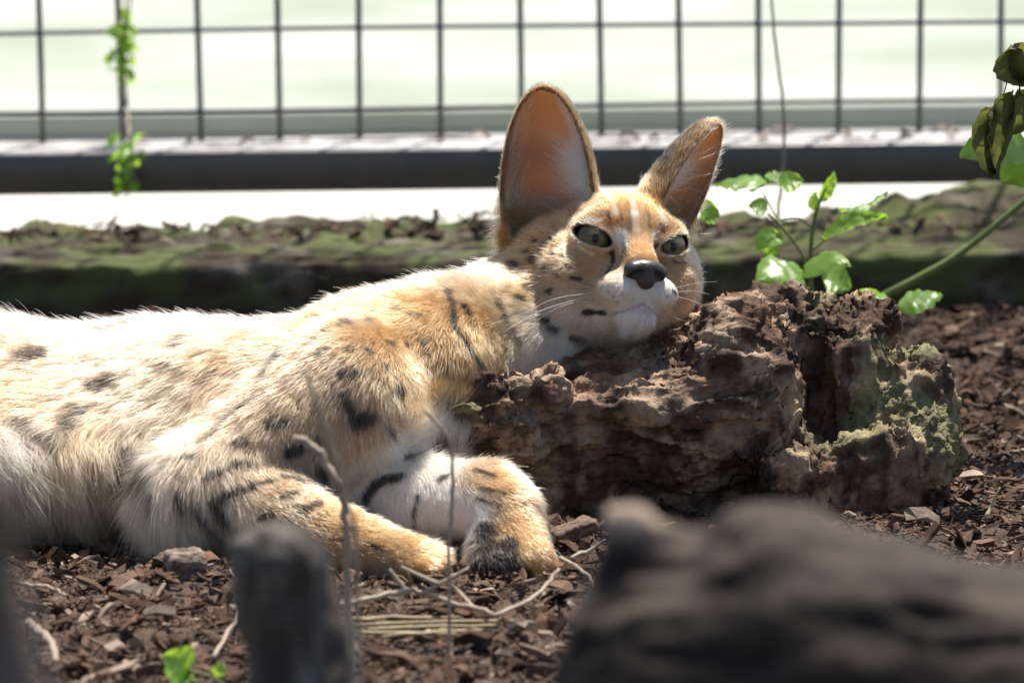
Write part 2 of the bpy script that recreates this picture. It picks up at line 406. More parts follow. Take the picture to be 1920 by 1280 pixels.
# head
hell((0, -12, 6), (45, 46, 38)); hell((0, 12, 15), (32, 26, 25), k=12)
for s_ in (-1, 1):
    hell((s_ * 40, -22, -12), (28, 30, 36), k=14); hell((s_ * 32, 4, -16), (24, 26, 24), k=12)
    hell((s_ * 30, 2, -36), (20, 26, 16), k=12)
    hell((s_ * 25, 22, 21), (15, 9, 7), _ry(s_ * 0.2), k=9)                    # brow
hell((0, -6, -40), (36, 40, 22), k=14)                                         # throat
hcone((0, 18, 10), (0, 47.5, -11), 16, 12.2, k=7)                                # bridge of the nose
hell((0, 32, -28), (27, 22, 17), k=9)
for s_ in (-1, 1): hell((s_ * 12, 44, -27.5), (15.5, 13.5, 11), k=6)           # whisker pads
hell((0, 43, -45), (12, 12, 9), k=5); hcone((0, 34, -42), (0, -5, -36), 13, 26, k=10)
def line_cut(a, b, r, k):                                                      # groove
    F.cone(hw(a), hw(b), r * HS, r * HS, k * HS, op='cut')
line_cut((0, 60, -22), (0, 58.5, -36), 1.4, 2)
for s_ in (-1, 1):
    q = [(0, 57, -35.5), (s_ * 8, 55.5, -40), (s_ * 16, 51, -44), (s_ * 23, 44, -45.5)]
    for a, b in zip(q[:-1], q[1:]): line_cut(a, b, 1.5, 2.2)
for s_ in (-1, 1): hell((s_ * 17.5, 40, -1), (5.5, 11, 8), k=7, op='cut')         # hollow beside the bridge
EYE = {}
for s_ in (-1, 1):
    n_ = np.array([s_ * 0.42, 0.90, 0.08]); n_ /= np.linalg.norm(n_)
    lat = np.array([s_ * 0.90, -0.42, 0.0]); lat -= n_ * (lat @ n_); lat /= np.linalg.norm(lat); up = np.cross(n_, lat) * (1 if s_ < 0 else -1)
    if up[2] < 0: up = -up
    ti = math.radians(19); la = math.cos(ti) * lat + math.sin(ti) * up; ua = -math.sin(ti) * lat + math.cos(ti) * up
    c_ = np.array([s_ * 27.5, 25.0, 8.0]); EYE[s_] = (c_, n_, la, ua)
    hell(c_ + n_ * 2, (15.5, 9, 11), np.stack([la, n_, ua], -1), k=5)            # lid bulge
    hell(c_ + n_ * 9, (13.6, 13.5, 5.7), np.stack([la, n_, ua], -1), k=1.5, op='cut')
# ears: thin cups, open to the front
def ear(c, up, n, rw, rd, rh, off, taper, k):
    up = up / np.linalg.norm(up); n = n - up * (n @ up); n = n / np.linalg.norm(n); la = np.cross(up, n); Rm = np.stack([la, n, up], -1)
    def fn(p):
        q = (p - c) @ Rm; t = np.clip(q[..., 2] / rh, -1, 1); sc = 1 - taper * t
        q = np.stack([q[..., 0] / sc, q[..., 1] / sc, q[..., 2]], -1); r = np.array([rw, rd, rh])
        k0 = np.linalg.norm(q / r, axis=-1); k1 = np.linalg.norm(q / (r * r), axis=-1) + 1e-9
        sh = np.abs(k0 * (k0 - 1) / k1) - 0.0015
        cut = q[..., 1] - off
        return np.maximum(sh, cut)
    F.put(c, np.full(3, rh + 0.02), fn, k)
    return dict(c=c, R=Rm, r=(rw, rd, rh))
EARS = [ear(P(1030, 380, 0.285), P(1020, 157, 0.297) - P(1030, 380, 0.285), np.array([-0.30, -0.95, 0.05]), 0.0365, 0.027, 0.0865, 0.006, 0.06, 0.007),
        ear(P(1266, 385, 0.300), P(1347, 220, 0.315) - P(1266, 385, 0.300), np.array([0.92, -0.39, 0.0]), 0.034, 0.026, 0.0700, 0.005, 0.14, 0.007)]
bv_, bf_ = F.mesh(); bv_ = relax(bv_, bf_, 1, 0.4)
bn_ = mesh_normals(bv_, bf_)
cat_bvh = BVHTree.FromPolygons(bv_.tolist(), bf_.tolist())
def hit(px, py):
    d = ray(px, py); d = d / np.linalg.norm(d)
    h = cat_bvh.ray_cast(Vector(CAM.tolist()), Vector(d.tolist()))
    return None if h[0] is None else np.array(h[0])

# ------------------------------------------------------------------ coat: colour, lie and length of the fur
GOLD, TAN, CREAM, WHITE = (0.27, 0.148, 0.057), (0.32, 0.205, 0.110), (0.43, 0.30, 0.185), (0.62, 0.55, 0.47)
ORANGE, GREY, BLACK, PINK, RUST = (0.32, 0.160, 0.050), (0.17, 0.125, 0.085), (0.010, 0.008, 0.007), (0.58, 0.40, 0.31), (0.2, 0.10, 0.04)
HGOLD, HORANGE, HTAN = (0.30, 0.140, 0.040), (0.35, 0.150, 0.030), (0.335, 0.190, 0.082)
PXM = 1 / 2600.0
blobs = [  # x, y in the photograph, reach in pixels, colour
 (40, 640, 100, CREAM), (180, 590, 80, CREAM), (330, 610, 80, CREAM), (250, 740, 80, CREAM), (140, 680, 70, TAN), (300, 680, 60, TAN), (100, 740, 60, TAN), (380, 720, 50, TAN), (200, 800, 60, TAN), (60, 760, 90, TAN), (20, 720, 60, GOLD), (420, 660, 70, TAN),
 (150, 850, 80, TAN), (300, 820, 80, CREAM), (40, 900, 100, TAN), (20, 860, 50, WHITE), (60, 960, 50, CREAM), (200, 960, 100, TAN), (330, 1000, 80, CREAM), (120, 1020, 80, GREY), (400, 760, 60, TAN),  # low-belly TAN and GREY paint shading into the long white fur
 (560, 610, 60, GOLD), (500, 680, 60, TAN), (640, 570, 60, GOLD), (740, 560, 70, ORANGE), (820, 620, 70, GOLD), (700, 640, 80, GOLD), (600, 720, 80, TAN), (780, 690, 70, GOLD),
 (860, 660, 50, ORANGE), (560, 780, 70, TAN), (660, 820, 60, TAN), (470, 800, 60, TAN), (720, 760, 50, TAN), (600, 860, 40, GREY), (830, 530, 60, TAN), (900, 520, 40, CREAM), (890, 620, 40, ORANGE), (910, 660, 40, GOLD),
 (330, 870, 50, CREAM), (400, 890, 45, CREAM), (350, 960, 50, CREAM), (430, 960, 45, CREAM), (480, 900, 40, TAN), (540, 950, 45, TAN), (600, 975, 45, ORANGE), (680, 1010, 45, ORANGE), (740, 1030, 40, GOLD), (800, 1030, 40, ORANGE), (600, 1040, 40, TAN), (720, 1075, 30, GREY),
 (700, 910, 50, WHITE), (760, 960, 50, WHITE), (820, 900, 40, WHITE), (840, 970, 40, WHITE), (760, 850, 50, WHITE), (800, 820, 50, WHITE), (850, 800, 36, WHITE), (830, 730, 50, GOLD), (780, 740, 50, GOLD), (740, 775, 36, TAN), (880, 720, 40, GOLD), (640, 1000, 40, GOLD), (920, 910, 30, ORANGE), (900, 950, 28, WHITE), (950, 940, 30, GOLD), (880, 890, 25, CREAM),
 (990, 990, 30, ORANGE), (1020, 1050, 25, ORANGE), (960, 970, 25, GOLD),
 # head
 (1180, 590, 45, WHITE), (1140, 605, 40, WHITE), (1120, 640, 45, WHITE), (1230, 590, 40, WHITE), (1160, 560, 35, WHITE), (1250, 550, 30, WHITE), (1100, 620, 60, WHITE), (1040, 640, 50, WHITE), (1120, 570, 40, CREAM), (1290, 570, 30, HTAN), (1300, 500, 35, HTAN),
 (1000, 600, 50, CREAM), (980, 540, 50, HTAN), (1040, 520, 50, HTAN), (1080, 560, 40, CREAM), (1060, 480, 40, HTAN), (1000, 470, 50, HGOLD), (960, 470, 40, HGOLD), (1100, 500, 35, HTAN), (1130, 495, 20, CREAM), (1085, 465, 22, CREAM),
 (1030, 420, 45, HGOLD), (1060, 380, 45, HGOLD), (1100, 350, 40, HORANGE), (1150, 350, 30, HORANGE), (1180, 345, 30, HORANGE), (1230, 370, 30, HORANGE), (1270, 400, 30, HORANGE), (1290, 430, 25, HTAN),
 (1190, 375, 36, HGOLD), (1150, 395, 28, HGOLD), (1235, 400, 28, HGOLD), (1200, 425, 24, HTAN), (1205, 470, 20, HGOLD), (1110, 405, 25, HTAN), (1120, 385, 20, HGOLD), (1185, 500, 14, HTAN),
 (1165, 440, 10, WHITE), (1158, 466, 10, CREAM), (1190, 402, 8, WHITE), (1150, 400, 9, CREAM), (1180, 425, 8, GREY), (1228, 442, 8, CREAM), (1238, 412, 10, CREAM), (1265, 430, 14, HTAN), (1212, 405, 8, GREY), (1260, 495, 20, GREY), (1280, 520, 25, HTAN), (1095, 415, 9, CREAM), (1150, 520, 18, HTAN), (1110, 535, 25, HTAN)]
flows = [  # x, y, reach, direction in the picture (right, down), length mm, lift
 (40, 620, 120, (-1, .15), 14, .35), (300, 600, 120, (-1, .2), 13, .35), (150, 740, 120, (-1, .5), 15, .35), (300, 760, 90, (-.7, .8), 18, .35), (60, 900, 120, (.5, .8), 34, .4), (200, 930, 90, (.5, .9), 34, .4), (300, 980, 70, (.4, .9), 26, .35), (100, 1020, 90, (.7, .5), 30, .35), (240, 850, 70, (.1, 1), 26, .4),
 (480, 700, 90, (-.7, .7), 9, .3), (650, 570, 90, (-1, .3), 10, .35), (700, 690, 100, (-.5, .8), 8, .35), (820, 620, 80, (-.5, .8), 9, .35), (560, 800, 80, (-.3, 1), 8, .3), (680, 820, 60, (.3, .9), 11, .45), (760, 790, 50, (.5, -.5), 20, .5), (830, 780, 50, (.3, -.7), 20, .5), (900, 540, 60, (-1, .2), 11, .35), (880, 660, 50, (-.3, 1), 9, .35),
 (340, 880, 60, (-.2, 1), 12, .35), (400, 930, 60, (.3, 1), 12, .35), (520, 930, 60, (.8, .6), 7, .3), (640, 1000, 70, (1, .4), 6, .3), (770, 1040, 60, (1, .3), 5, .3),
 (700, 920, 60, (.4, .9), 9, .35), (820, 930, 60, (.6, .8), 8, .35), (930, 920, 50, (.8, .5), 6, .35), (990, 1020, 60, (.5, 1), 5, .3)]
hits = [(hit(x, y), r_ * PXM, c_) for x, y, r_, c_ in blobs]; hits = [q for q in hits if q[0] is not None]
fl = [(hit(x, y), r_ * PXM, np.array([d[0], -0.15, -d[1]]), L_ * 1e-3, lf) for x, y, r_, d, L_, lf in flows]; fl = [q for q in fl if q[0] is not None]
strokes = [  # dark markings, plus painted crease and toe-gap shade: points in the photograph, half width in pixels
 ([(185, 620), (245, 612)], 18), ([(40, 668), (75, 662)], 20), ([(178, 724), (208, 715)], 19), ([(345, 632), (318, 655)], 7), ([(325, 690), (300, 690)], 9), ([(125, 800), (142, 770)], 20), ([(30, 790), (80, 835)], 16), ([(85, 820), (100, 845)], 8), ([(235, 865), (270, 905)], 24), ([(230, 905), (260, 925)], 18),
 ([(530, 655), (488, 708)], 10), ([(588, 632), (655, 607)], 7), ([(505, 790), (530, 795)], 13), ([(440, 832), (462, 828)], 9), ([(545, 848), (562, 838)], 13), ([(598, 662), (612, 655)], 7), ([(645, 700), (662, 700)], 10), ([(650, 655), (660, 655)], 7), ([(672, 790), (690, 785)], 18), ([(650, 755), (658, 768)], 9), ([(748, 737), (752, 733)], 9), ([(722, 686), (726, 690)], 7), ([(725, 640), (735, 645)], 6), ([(788, 592), (772, 588)], 5), ([(745, 575), (738, 580)], 5), ([(700, 600), (690, 608)], 6), ([(793, 645), (789, 640)], 6), ([(760, 640), (765, 648)], 4),
 ([(840, 545), (850, 575), (852, 612)], 7), ([(855, 612), (880, 655), (905, 692)], 7), ([(870, 575), (880, 590)], 7), ([(935, 560), (945, 600), (975, 640)], 4), ([(835, 700), (840, 706)], 6), ([(600, 880), (605, 900)], 13), ([(725, 800), (735, 815)], 9), ([(590, 820), (600, 850)], 4), ([(640, 740), (650, 735)], 5), ([(800, 660), (803, 664)], 4), ([(470, 745), (420, 785), (375, 830)], 5), ([(690, 655), (695, 660)], 5), ([(640, 612), (655, 603)], 6),  # the stroke down the shoulder crease paints its shade into the coat
 ([(345, 858), (362, 855)], 5), ([(385, 898), (437, 872), (470, 868)], 6), ([(402, 945), (430, 925), (468, 913)], 8), ([(477, 907), (512, 900)], 5), ([(529, 892), (566, 900)], 5), ([(529, 931), (556, 922)], 5), ([(564, 953), (600, 942)], 6), ([(280, 912), (290, 950)], 6), ([(335, 930), (345, 962)], 7), ([(367, 950), (385, 985), (416, 1014)], 8), ([(405, 955), (425, 985)], 8), ([(488, 970), (508, 966)], 6), ([(440, 1000), (455, 1008)], 6), ([(385, 1010), (410, 1040)], 6), ([(330, 895), (345, 900)], 4), ([(640, 985), (665, 992)], 3), ([(620, 1010), (650, 1012)], 3), ([(690, 1020), (715, 1030)], 3),
 ([(750, 893), (700, 912), (686, 940), (692, 975)], 9), ([(785, 930), (776, 965), (782, 1002)], 4), ([(775, 858), (840, 832)], 13), ([(840, 890), (825, 900)], 5), ([(890, 880), (925, 892)], 4), ([(905, 915), (945, 925)], 3), ([(895, 935), (935, 948)], 3), ([(720, 935), (718, 985)], 3),
 ([(903, 1005), (905, 1050), (925, 1085)], 28), ([(945, 1025), (955, 1075)], 24), ([(985, 1075), (980, 1095)], 14), ([(905, 985), (930, 1000)], 8),
 ([(1150, 556), (1151, 557)], 1.8, .6), ([(1166, 549), (1167, 550)], 1.8, .6), ([(1140, 546), (1141, 547)], 1.8, .6), ([(1158, 566), (1159, 567)], 1.8, .6), ([(1138, 562), (1139, 563)], 1.8, .6), ([(1250, 556), (1251, 557)], 1.8, .6), ([(792, 1050), (826, 1056)], 2.2, .6), ([(786, 1066), (816, 1073)], 2.6, .7),  # last two strokes paint the shade between the toes
 ([(998, 485), (999, 487)], 7), ([(1034, 446), (1030, 448)], 5), ([(1019, 455), (1017, 457)], 4), ([(1003, 451), (1001, 452)], 5), ([(988, 538), (996, 541)], 8), ([(1027, 545), (1033, 545)], 5), ([(968, 558), (982, 562)], 6), ([(1021, 502), (1024, 505)], 5), ([(1046, 516), (1047, 517)], 4), ([(1072, 520), (1090, 524)], 4), ([(1054, 481), (1058, 484)], 3), ([(1062, 497), (1068, 499)], 3), ([(1034, 470), (1036, 478)], 3), ([(1128, 520), (1131, 523)], 4), ([(1096, 586), (1134, 588)], 6), ([(1010, 598), (1025, 600)], 6), ([(1030, 614), (1044, 618)], 7), ([(1070, 633), (1094, 638)], 5), ([(955, 492), (968, 496)], 7), ([(985, 470), (988, 472)], 4), ([(1102, 652), (1108, 653)], 4), ([(1010, 520), (1012, 521)], 3),
 ([(1141, 458), (1149, 474), (1150, 490)], 6), ([(1150, 488), (1140, 508), (1132, 520)], 4, .8), ([(1232, 458), (1226, 468)], 3.5, .8), ([(1078, 428), (1070, 424)], 3, .8),
 ([(1085, 418), (1105, 400), (1132, 396)], 5, .55), ([(1100, 402), (1125, 384), (1142, 378)], 4, .6), ([(1140, 396), (1143, 410)], 4, .8), ([(1150, 352), (1135, 372)], 4, .5), ([(1168, 350), (1176, 380), (1182, 415), (1180, 435)], 4, .45), ([(1200, 358), (1212, 390), (1218, 425)], 4, .45), ([(1240, 424), (1245, 434)], 3.5, .8), ([(1240, 385), (1262, 408), (1275, 425)], 4, .5), ([(1262, 545), (1268, 552)], 3), ([(1222, 365), (1234, 390)], 3.5, .5), ([(1158, 385), (1166, 412)], 3, .5), ([(1292, 495), (1262, 490)], 3, .6), ([(1190, 362), (1192, 380)], 3, .4)]
pale_marks = [([(1080, 426), (1104, 414), (1128, 412)], 3.5, .5), ([(1160, 440), (1163, 472)], 6, .55), ([(1186, 376), (1190, 400), (1194, 430)], 7, .26), ([(1226, 436), (1224, 456)], 4.5, .45), ([(1140, 366), (1156, 400)], 7, .3), ([(1236, 396), (1248, 418)], 7, .3), ([(1085, 462), (1110, 476)], 4.5, .4)]
pmk = []
for pts_, hw_, al_ in pale_marks:
    q = [hit(*p_) for p_ in pts_]; pmk += [(a, b, hw_ * PXM, al_) for a, b in zip(q[:-1], q[1:]) if a is not None and b is not None]
stk = []
for pts_, hw_, *al_ in strokes:
    al_ = al_[0] if al_ else 1.0
    q = [hit(*p_) for p_ in pts_]; q = [p_ for p_ in q if p_ is not None]
    if len(q) == 1: q = q * 2
    for a, b in zip(q[:-1], q[1:]):
        if np.linalg.norm(a - b) < 0.05: stk.append((a, b, hw_ * PXM * (1.2 if hw_ > 4.9 and pts_[0][1] > 850 else 1.0), al_))
r2_ = np.random.default_rng(5)                                                 # the side and the quarters that the photograph does not show
for _ in range(70):
    i_ = r2_.integers(len(bv_)); p_ = bv_[i_]
    if (p_[0] < -0.40 or (bn_[i_, 1] > 0.45 and p_[0] < -0.08)) and p_[2] > 0.03: stk.append((p_, p_ + np.array([0.012, 0, 0.004]) * r2_.random(), 0.007, 1.0))
# fixed reference frames for the ears
def ear_local(p, e): return (p - e['c']) @ e['R']
def coat(p, n, hair=True):
    num = np.tile(np.array(TAN) * 0.02, (len(p), 1)); den = np.full(len(p), 0.02)
    for h_, r_, c_ in hits:
        w_ = np.exp(-((p - h_) ** 2).sum(1) / (r_ * r_)); num += w_[:, None] * np.array(c_); den += w_
    c = num / den[:, None]
    c *= (0.82 + 0.36 * fbm(p * 260, 2, 31))[:, None]
    inner = np.zeros(len(p)); thin = np.zeros(len(p))
    for k_, e in enumerate(EARS):
        q = ear_local(p, e); rw, rd, rh = e['r']; m_ = (np.abs(q[:, 0]) < rw * 1.3) & (np.abs(q[:, 1]) < rd * 1.25) & (q[:, 2] > -0.3 * rh) & (q[:, 2] < rh * 1.1)
        nl = n @ e['R']; rad = np.stack([q[:, 0] / rw ** 2, q[:, 1] / rd ** 2, q[:, 2] / rh ** 2], -1)
        facing = (rad * nl).sum(1)
        up_ = smooth(q[:, 2] / rh, -0.12, 0.10)
        ins = m_ & (facing < 0) & (q[:, 1] < 0.006); out_ = m_ & (facing >= 0)
        t_ = up_ * ins
        pk = np.array(PINK) if k_ == 0 else np.array((0.62, 0.48, 0.36))
        edge = smooth(np.abs(q[:, 0]) / rw, 0.55, 0.95)[:, None]
        cc = pk * (1 - edge) + np.array(CREAM) * 0.9 * edge
        c = c * (1 - t_[:, None]) + cc * t_[:, None]; inner = np.maximum(inner, t_)
        o_ = up_ * out_
        oc = np.tile(np.array(GOLD), (len(p), 1)); z_ = q[:, 2] / rh
        bk = smooth(z_, 0.28, 0.36) * (1 - smooth(z_, 0.50, 0.58)) + smooth(z_, 0.8, 0.88) * 0.8; bk = bk * smooth(-q[:, 1], 0.004, 0.012) * (1.0 if hair else 0.25)
        oc = oc * (1 - bk[:, None]) + np.array((0.03, 0.025, 0.02)) * bk[:, None]
        c = c * (1 - o_[:, None]) + oc * o_[:, None]
        thin = np.maximum(thin, up_ * m_)
    jit = (vnoise(p * 420, 41) - 0.5) * 0.0030 + (vnoise(p * 130, 42) - 0.5) * 0.0030
    k = np.zeros(len(p))
    for a, b, r_, al_ in stk:
        near = np.abs(p - (a + b) / 2).max(1) < r_ + 0.03
        pp = p[near]; ba = b - a; t = np.clip((pp - a) @ ba / max(ba @ ba, 1e-12), 0, 1)
        d = np.linalg.norm(pp - a - t[:, None] * ba, axis=1) + jit[near] * min(1, r_ / 0.004)
        k[near] = np.maximum(k[near], al_ * (1 - smooth(d, r_ * 0.65, r_ * 1.25 + 0.0006)))
    k *= 1 - inner
    c = c * (1 - 0.96 * k[:, None]) + np.array(BLACK) * 0.96 * k[:, None]
    for a, b, r_, al_ in pmk:
        near = np.abs(p - (a + b) / 2).max(1) < r_ + 0.03; pp = p[near]; ba = b - a; t = np.clip((pp - a) @ ba / max(ba @ ba, 1e-12), 0, 1)
        m_ = (al_ * (1 - smooth(np.linalg.norm(pp - a - t[:, None] * ba, axis=1) + jit[near] * 0.4, r_ * 0.5, r_ * 1.4)))[:, None]; c[near] = c[near] * (1 - m_) + np.array((0.66, 0.60, 0.53)) * m_
    # lids, lips and the sole of the folded paw
    L = hl(p)
    for s_ in (-1, 1):
        c_, n_, la, ua = EYE[s_]; q = L - (c_ + n_ * 9)
        e = np.sqrt(((q @ la) / 13.6) ** 2 + ((q @ n_) / 13.5) ** 2 + ((q @ ua) / 5.7) ** 2)
        m_ = 1 - smooth(e, 1.04, 1.15); c = c * (1 - m_[:, None]) + np.array((0.012, 0.010, 0.009)) * m_[:, None]
        m_ = smooth(e, 1.08, 1.16) * (1 - smooth(e, 1.25, 1.5)) * 0.28 * (k < 0.3); c = c * (1 - m_[:, None]) + np.array(WHITE) * m_[:, None]
    lip = (1 - smooth(np.abs(L[:, 2] + 36.5 + 0.62 * np.abs(L[:, 0]) - 0.009 * L[:, 0] ** 2), 0.5, 1.9)) * (L[:, 1] > 34) * (1 - smooth(np.abs(L[:, 0]), 15, 22))
    c = c * (1 - 0.5 * lip[:, None]) + np.array((0.10, 0.055, 0.04)) * 0.5 * lip[:, None]
    pinkc = np.exp(-((L - np.array([1, 56, -41])) ** 2 / np.array([60, 60, 9])).sum(1)); c = c * (1 - .6 * pinkc[:, None]) + np.array((0.5, 0.25, 0.2)) * .6 * pinkc[:, None]
    return c, k, inner, thin
def lie(p, n):
    """tangent direction, length and lift of the hair at p"""
    num = np.tile(np.array([-0.9, 0.0, -0.3]) * 0.02, (len(p), 1)); Ls = np.full(len(p), 0.012 * 0.02); lf = np.full(len(p), 0.35 * 0.02); den = np.full(len(p), 0.02)
    for h_, r_, d_, L_, l_ in fl:
        w_ = np.exp(-((p - h_) ** 2).sum(1) / (r_ * r_)); num += w_[:, None] * d_; Ls += w_ * L_; lf += w_ * l_; den += w_
    d = num / den[:, None]; Ls /= den; lf /= den
    L = hl(p); hd = 1 - smooth(np.linalg.norm(L / np.array([80, 75, 78]), axis=1), 0.82, 1.02); hd = np.maximum(hd, smooth(p[:, 2], 0.195, 0.21) * (p[:, 0] > -0.02))
    nose = np.array([0, 62, -10]); rd = (L - nose); rd /= np.linalg.norm(rd, axis=1, keepdims=True)
    rd[:, 2] -= 0.25 * (L[:, 2] < -5)
    hdw = rd @ HR.T
    dist = np.linalg.norm(L - nose, axis=1); hlen = 0.0020 + 0.0045 * smooth(dist, 15, 95) + 0.004 * smooth(-L[:, 1], 5, 40) + 0.003 * smooth(-L[:, 2], 35, 55)
    d = d * (1 - hd[:, None]) + hdw * hd[:, None]; Ls = Ls * (1 - hd) + hlen * hd; lf = lf * (1 - hd) + 0.30 * hd
    for e in EARS:
        q = ear_local(p, e); rw, rd_, rh = e['r']; m_ = ((np.abs(q[:, 0]) < rw * 1.3) & (np.abs(q[:, 1]) < rd_ * 1.25)) * smooth(q[:, 2] / rh, 0.0, 0.2)
        d = d * (1 - m_[:, None]) + e['R'][:, 2] * m_[:, None]; Ls = Ls * (1 - m_) + 0.0045 * m_; lf = lf * (1 - m_) + 0.2 * m_
    d = d - n * (d * n).sum(1, keepdims=True); d /= np.linalg.norm(d, axis=1, keepdims=True) + 1e-9
    return d, Ls, lf, hd

cat = empty('serval', (0, 0.1, 0))
tag(cat, 'spotted golden serval lying on the mulch with its chin on the rotten log', 'wild cat')
bc_, bk_, bi_, bt_ = coat(bv_, bn_, False)
M['skin'] = mat('serval_skin', rough=0.75, spec=0.2, tint=True, thin_attr='thin')
body = make('body', bv_, bf_, M['skin'], colors=bc_, attrs={'thin': bt_ * 0.72})
under(body, cat)

# ---- fur
def strands(name, pts, rad, colr, material, steps):
    n = len(pts); hc = bpy.data.hair_curves.new(name); hc.add_curves([steps] * n)
    hc.attributes['position'].data.foreach_set('vector', pts.astype(np.float32).ravel())
    ra = hc.attributes.get('radius') or hc.attributes.new('radius', 'FLOAT', 'POINT'); ra.data.foreach_set('value', rad.astype(np.float32).ravel())
    ca = hc.attributes.new('tint', 'FLOAT_COLOR', 'CURVE')
    ca.data.foreach_set('color', np.concatenate([np.clip(colr, 0, 1), np.ones((n, 1))], 1).astype(np.float32).ravel())
    hc.materials.append(material); o = bpy.data.objects.new(name, hc); col.objects.link(o); return o
hm = bpy.data.materials.new('fur'); hm.use_nodes = True; N_, K_ = hm.node_tree.nodes, hm.node_tree.links
N_.remove(N_['Principled BSDF']); at = N_.new('ShaderNodeAttribute'); at.attribute_name = 'tint'
hb = N_.new('ShaderNodeBsdfHairPrincipled'); hb.model = 'CHIANG'; hb.parametrization = 'COLOR'
hb.inputs['Roughness'].default_value = 0.38; hb.inputs['Radial Roughness'].default_value = 0.55; hb.inputs['Random Roughness'].default_value = 0.2
K_.new(at.outputs['Color'], hb.inputs['Color']); K_.new(hb.outputs[0], N_['Material Output'].inputs['Surface'])
M['fur'] = hm
tri = np.concatenate([bf_[:, [0, 1, 2]], bf_[:, [0, 2, 3]]])
A_ = np.linalg.norm(np.cross(bv_[tri[:, 1]] - bv_[tri[:, 0]], bv_[tri[:, 2]] - bv_[tri[:, 0]]), axis=1) / 2
tc_ = bv_[tri].mean(1); tn_ = bn_[tri].mean(1)
headm = smooth(tc_[:, 0], -0.04, 0.0) * smooth(tc_[:, 2], 0.10, 0.13)
dens = 0.9e6 + 1.7e6 * headm
dens = np.where(tc_[:, 0] < -0.40, 0.25e6, dens); dens = dens * np.where(tn_[:, 1] > 0.35, 0.4, 1.0); dens = dens * np.where(tc_[:, 2] < 0.004, 0.15, 1.0)
dens = np.where((tc_[:, 0] > -0.40) & (tc_[:, 2] < 0.09) & (tc_[:, 1] < 0.16), dens * 1.25, dens)
Ld = hl(tc_)
for s_ in (-1, 1):
    c_, n_, la, ua = EYE[s_]; q = Ld - (c_ + n_ * 9); e = np.sqrt(((q @ la) / 13.6) ** 2 + ((q @ n_) / 13.5) ** 2 + ((q @ ua) / 5.7) ** 2); dens = np.where(e < 1.08, 0, dens)
dens = np.where(np.sqrt(((Ld - np.array([0, 55, -15])) ** 2 / np.array([14, 9, 10.5]) ** 2).sum(1)) < 1.05, 0, dens)
_, _, tin, _ = coat(tc_, tn_)
dens = dens * (1 - 0.86 * tin)
for e_ in EARS:
    q = ear_local(tc_, e_); dens = np.where((np.abs(q[:, 0]) < e_['r'][0] * 1.2) & (q[:, 1] < -0.006) & (q[:, 1] > -1.2 * e_['r'][1]) & (q[:, 2] > 0.15 * e_['r'][2]), dens * 0.55, dens)
cnt = rng.poisson(A_ * dens); ti = np.repeat(np.arange(len(tri)), cnt); n_h = len(ti)
a, b = rng.random(n_h), rng.random(n_h); sw = a + b > 1; a[sw], b[sw] = 1 - a[sw], 1 - b[sw]
w3 = np.stack([1 - a - b, a, b], -1)
hp = (bv_[tri[ti]] * w3[..., None]).sum(1); hn = (bn_[tri[ti]] * w3[..., None]).sum(1); hn /= np.linalg.norm(hn, axis=1, keepdims=True) + 1e-9
hd_, hL, hlift, hhead = lie(hp, hn); hcol, hk, hin, _ = coat(hp + hd_ * (hL * 0.4)[:, None], hn)
clump = np.stack([vnoise(hp * 150 + 9 * s_, 60 + s_) for s_ in range(3)], -1) - 0.5
fine = rng.normal(0, 1, (n_h, 3))
long_ = smooth(hL, 0.008, 0.022)
d = hd_ + clump * (0.35 + 0.9 * long_[:, None]) + fine * (0.13 + 0.05 * long_[:, None])
d -= hn * (d * hn).sum(1, keepdims=True); d /= np.linalg.norm(d, axis=1, keepdims=True) + 1e-9
lift = np.clip(hlift + rng.normal(0, 0.12, n_h) + 0.5 * (clump[:, 0]), 0.08, 0.9)
guard = rng.random(n_h) < 0.06
Lh = hL * (0.65 + 0.6 * rng.random(n_h)) * np.where(guard, 1.35, 1.0) * (1 + 0.5 * clump[:, 1])
lift = np.where(guard, lift + 0.15, lift)
S = 5; tt = np.linspace(0, 1, S)
pts = np.zeros((n_h, S, 3)); pts[:, 0] = hp - hn * 0.0004
for i_ in range(1, S):
    u = tt[i_] - 0.12; la_ = lift * (1 - 0.55 * u); st = hn * np.sin(la_ * 1.3)[:, None] + d * np.cos(la_ * 1.3)[:, None]
    st[:, 2] -= 0.25 * long_ * u
    pts[:, i_] = pts[:, i_ - 1] + st / np.linalg.norm(st, axis=1, keepdims=True) * (Lh / (S - 1))[:, None]
pts[..., 2] = np.maximum(pts[..., 2], -0.004)
r0 = np.where(hhead > 0.5, 0.000085, 0.000115) * (0.8 + 0.4 * rng.random(n_h))
rad = r0[:, None] * np.array([1, 1, 0.85, 0.6, 0.15])
hcol = hcol * (0.75 + 0.5 * rng.random((n_h, 1)))
pale = (guard | (rng.random(n_h) < 0.04)) & ((hk < 0.3) | (rng.random(n_h) < 0.12))
hcol[pale] = hcol[pale] * 0.5 + np.array(WHITE) * 0.5
fur = under(strands('fur', pts, rad, hcol, M['fur'], S), cat); fur['kind'] = 'stuff'
print('hairs', n_h)

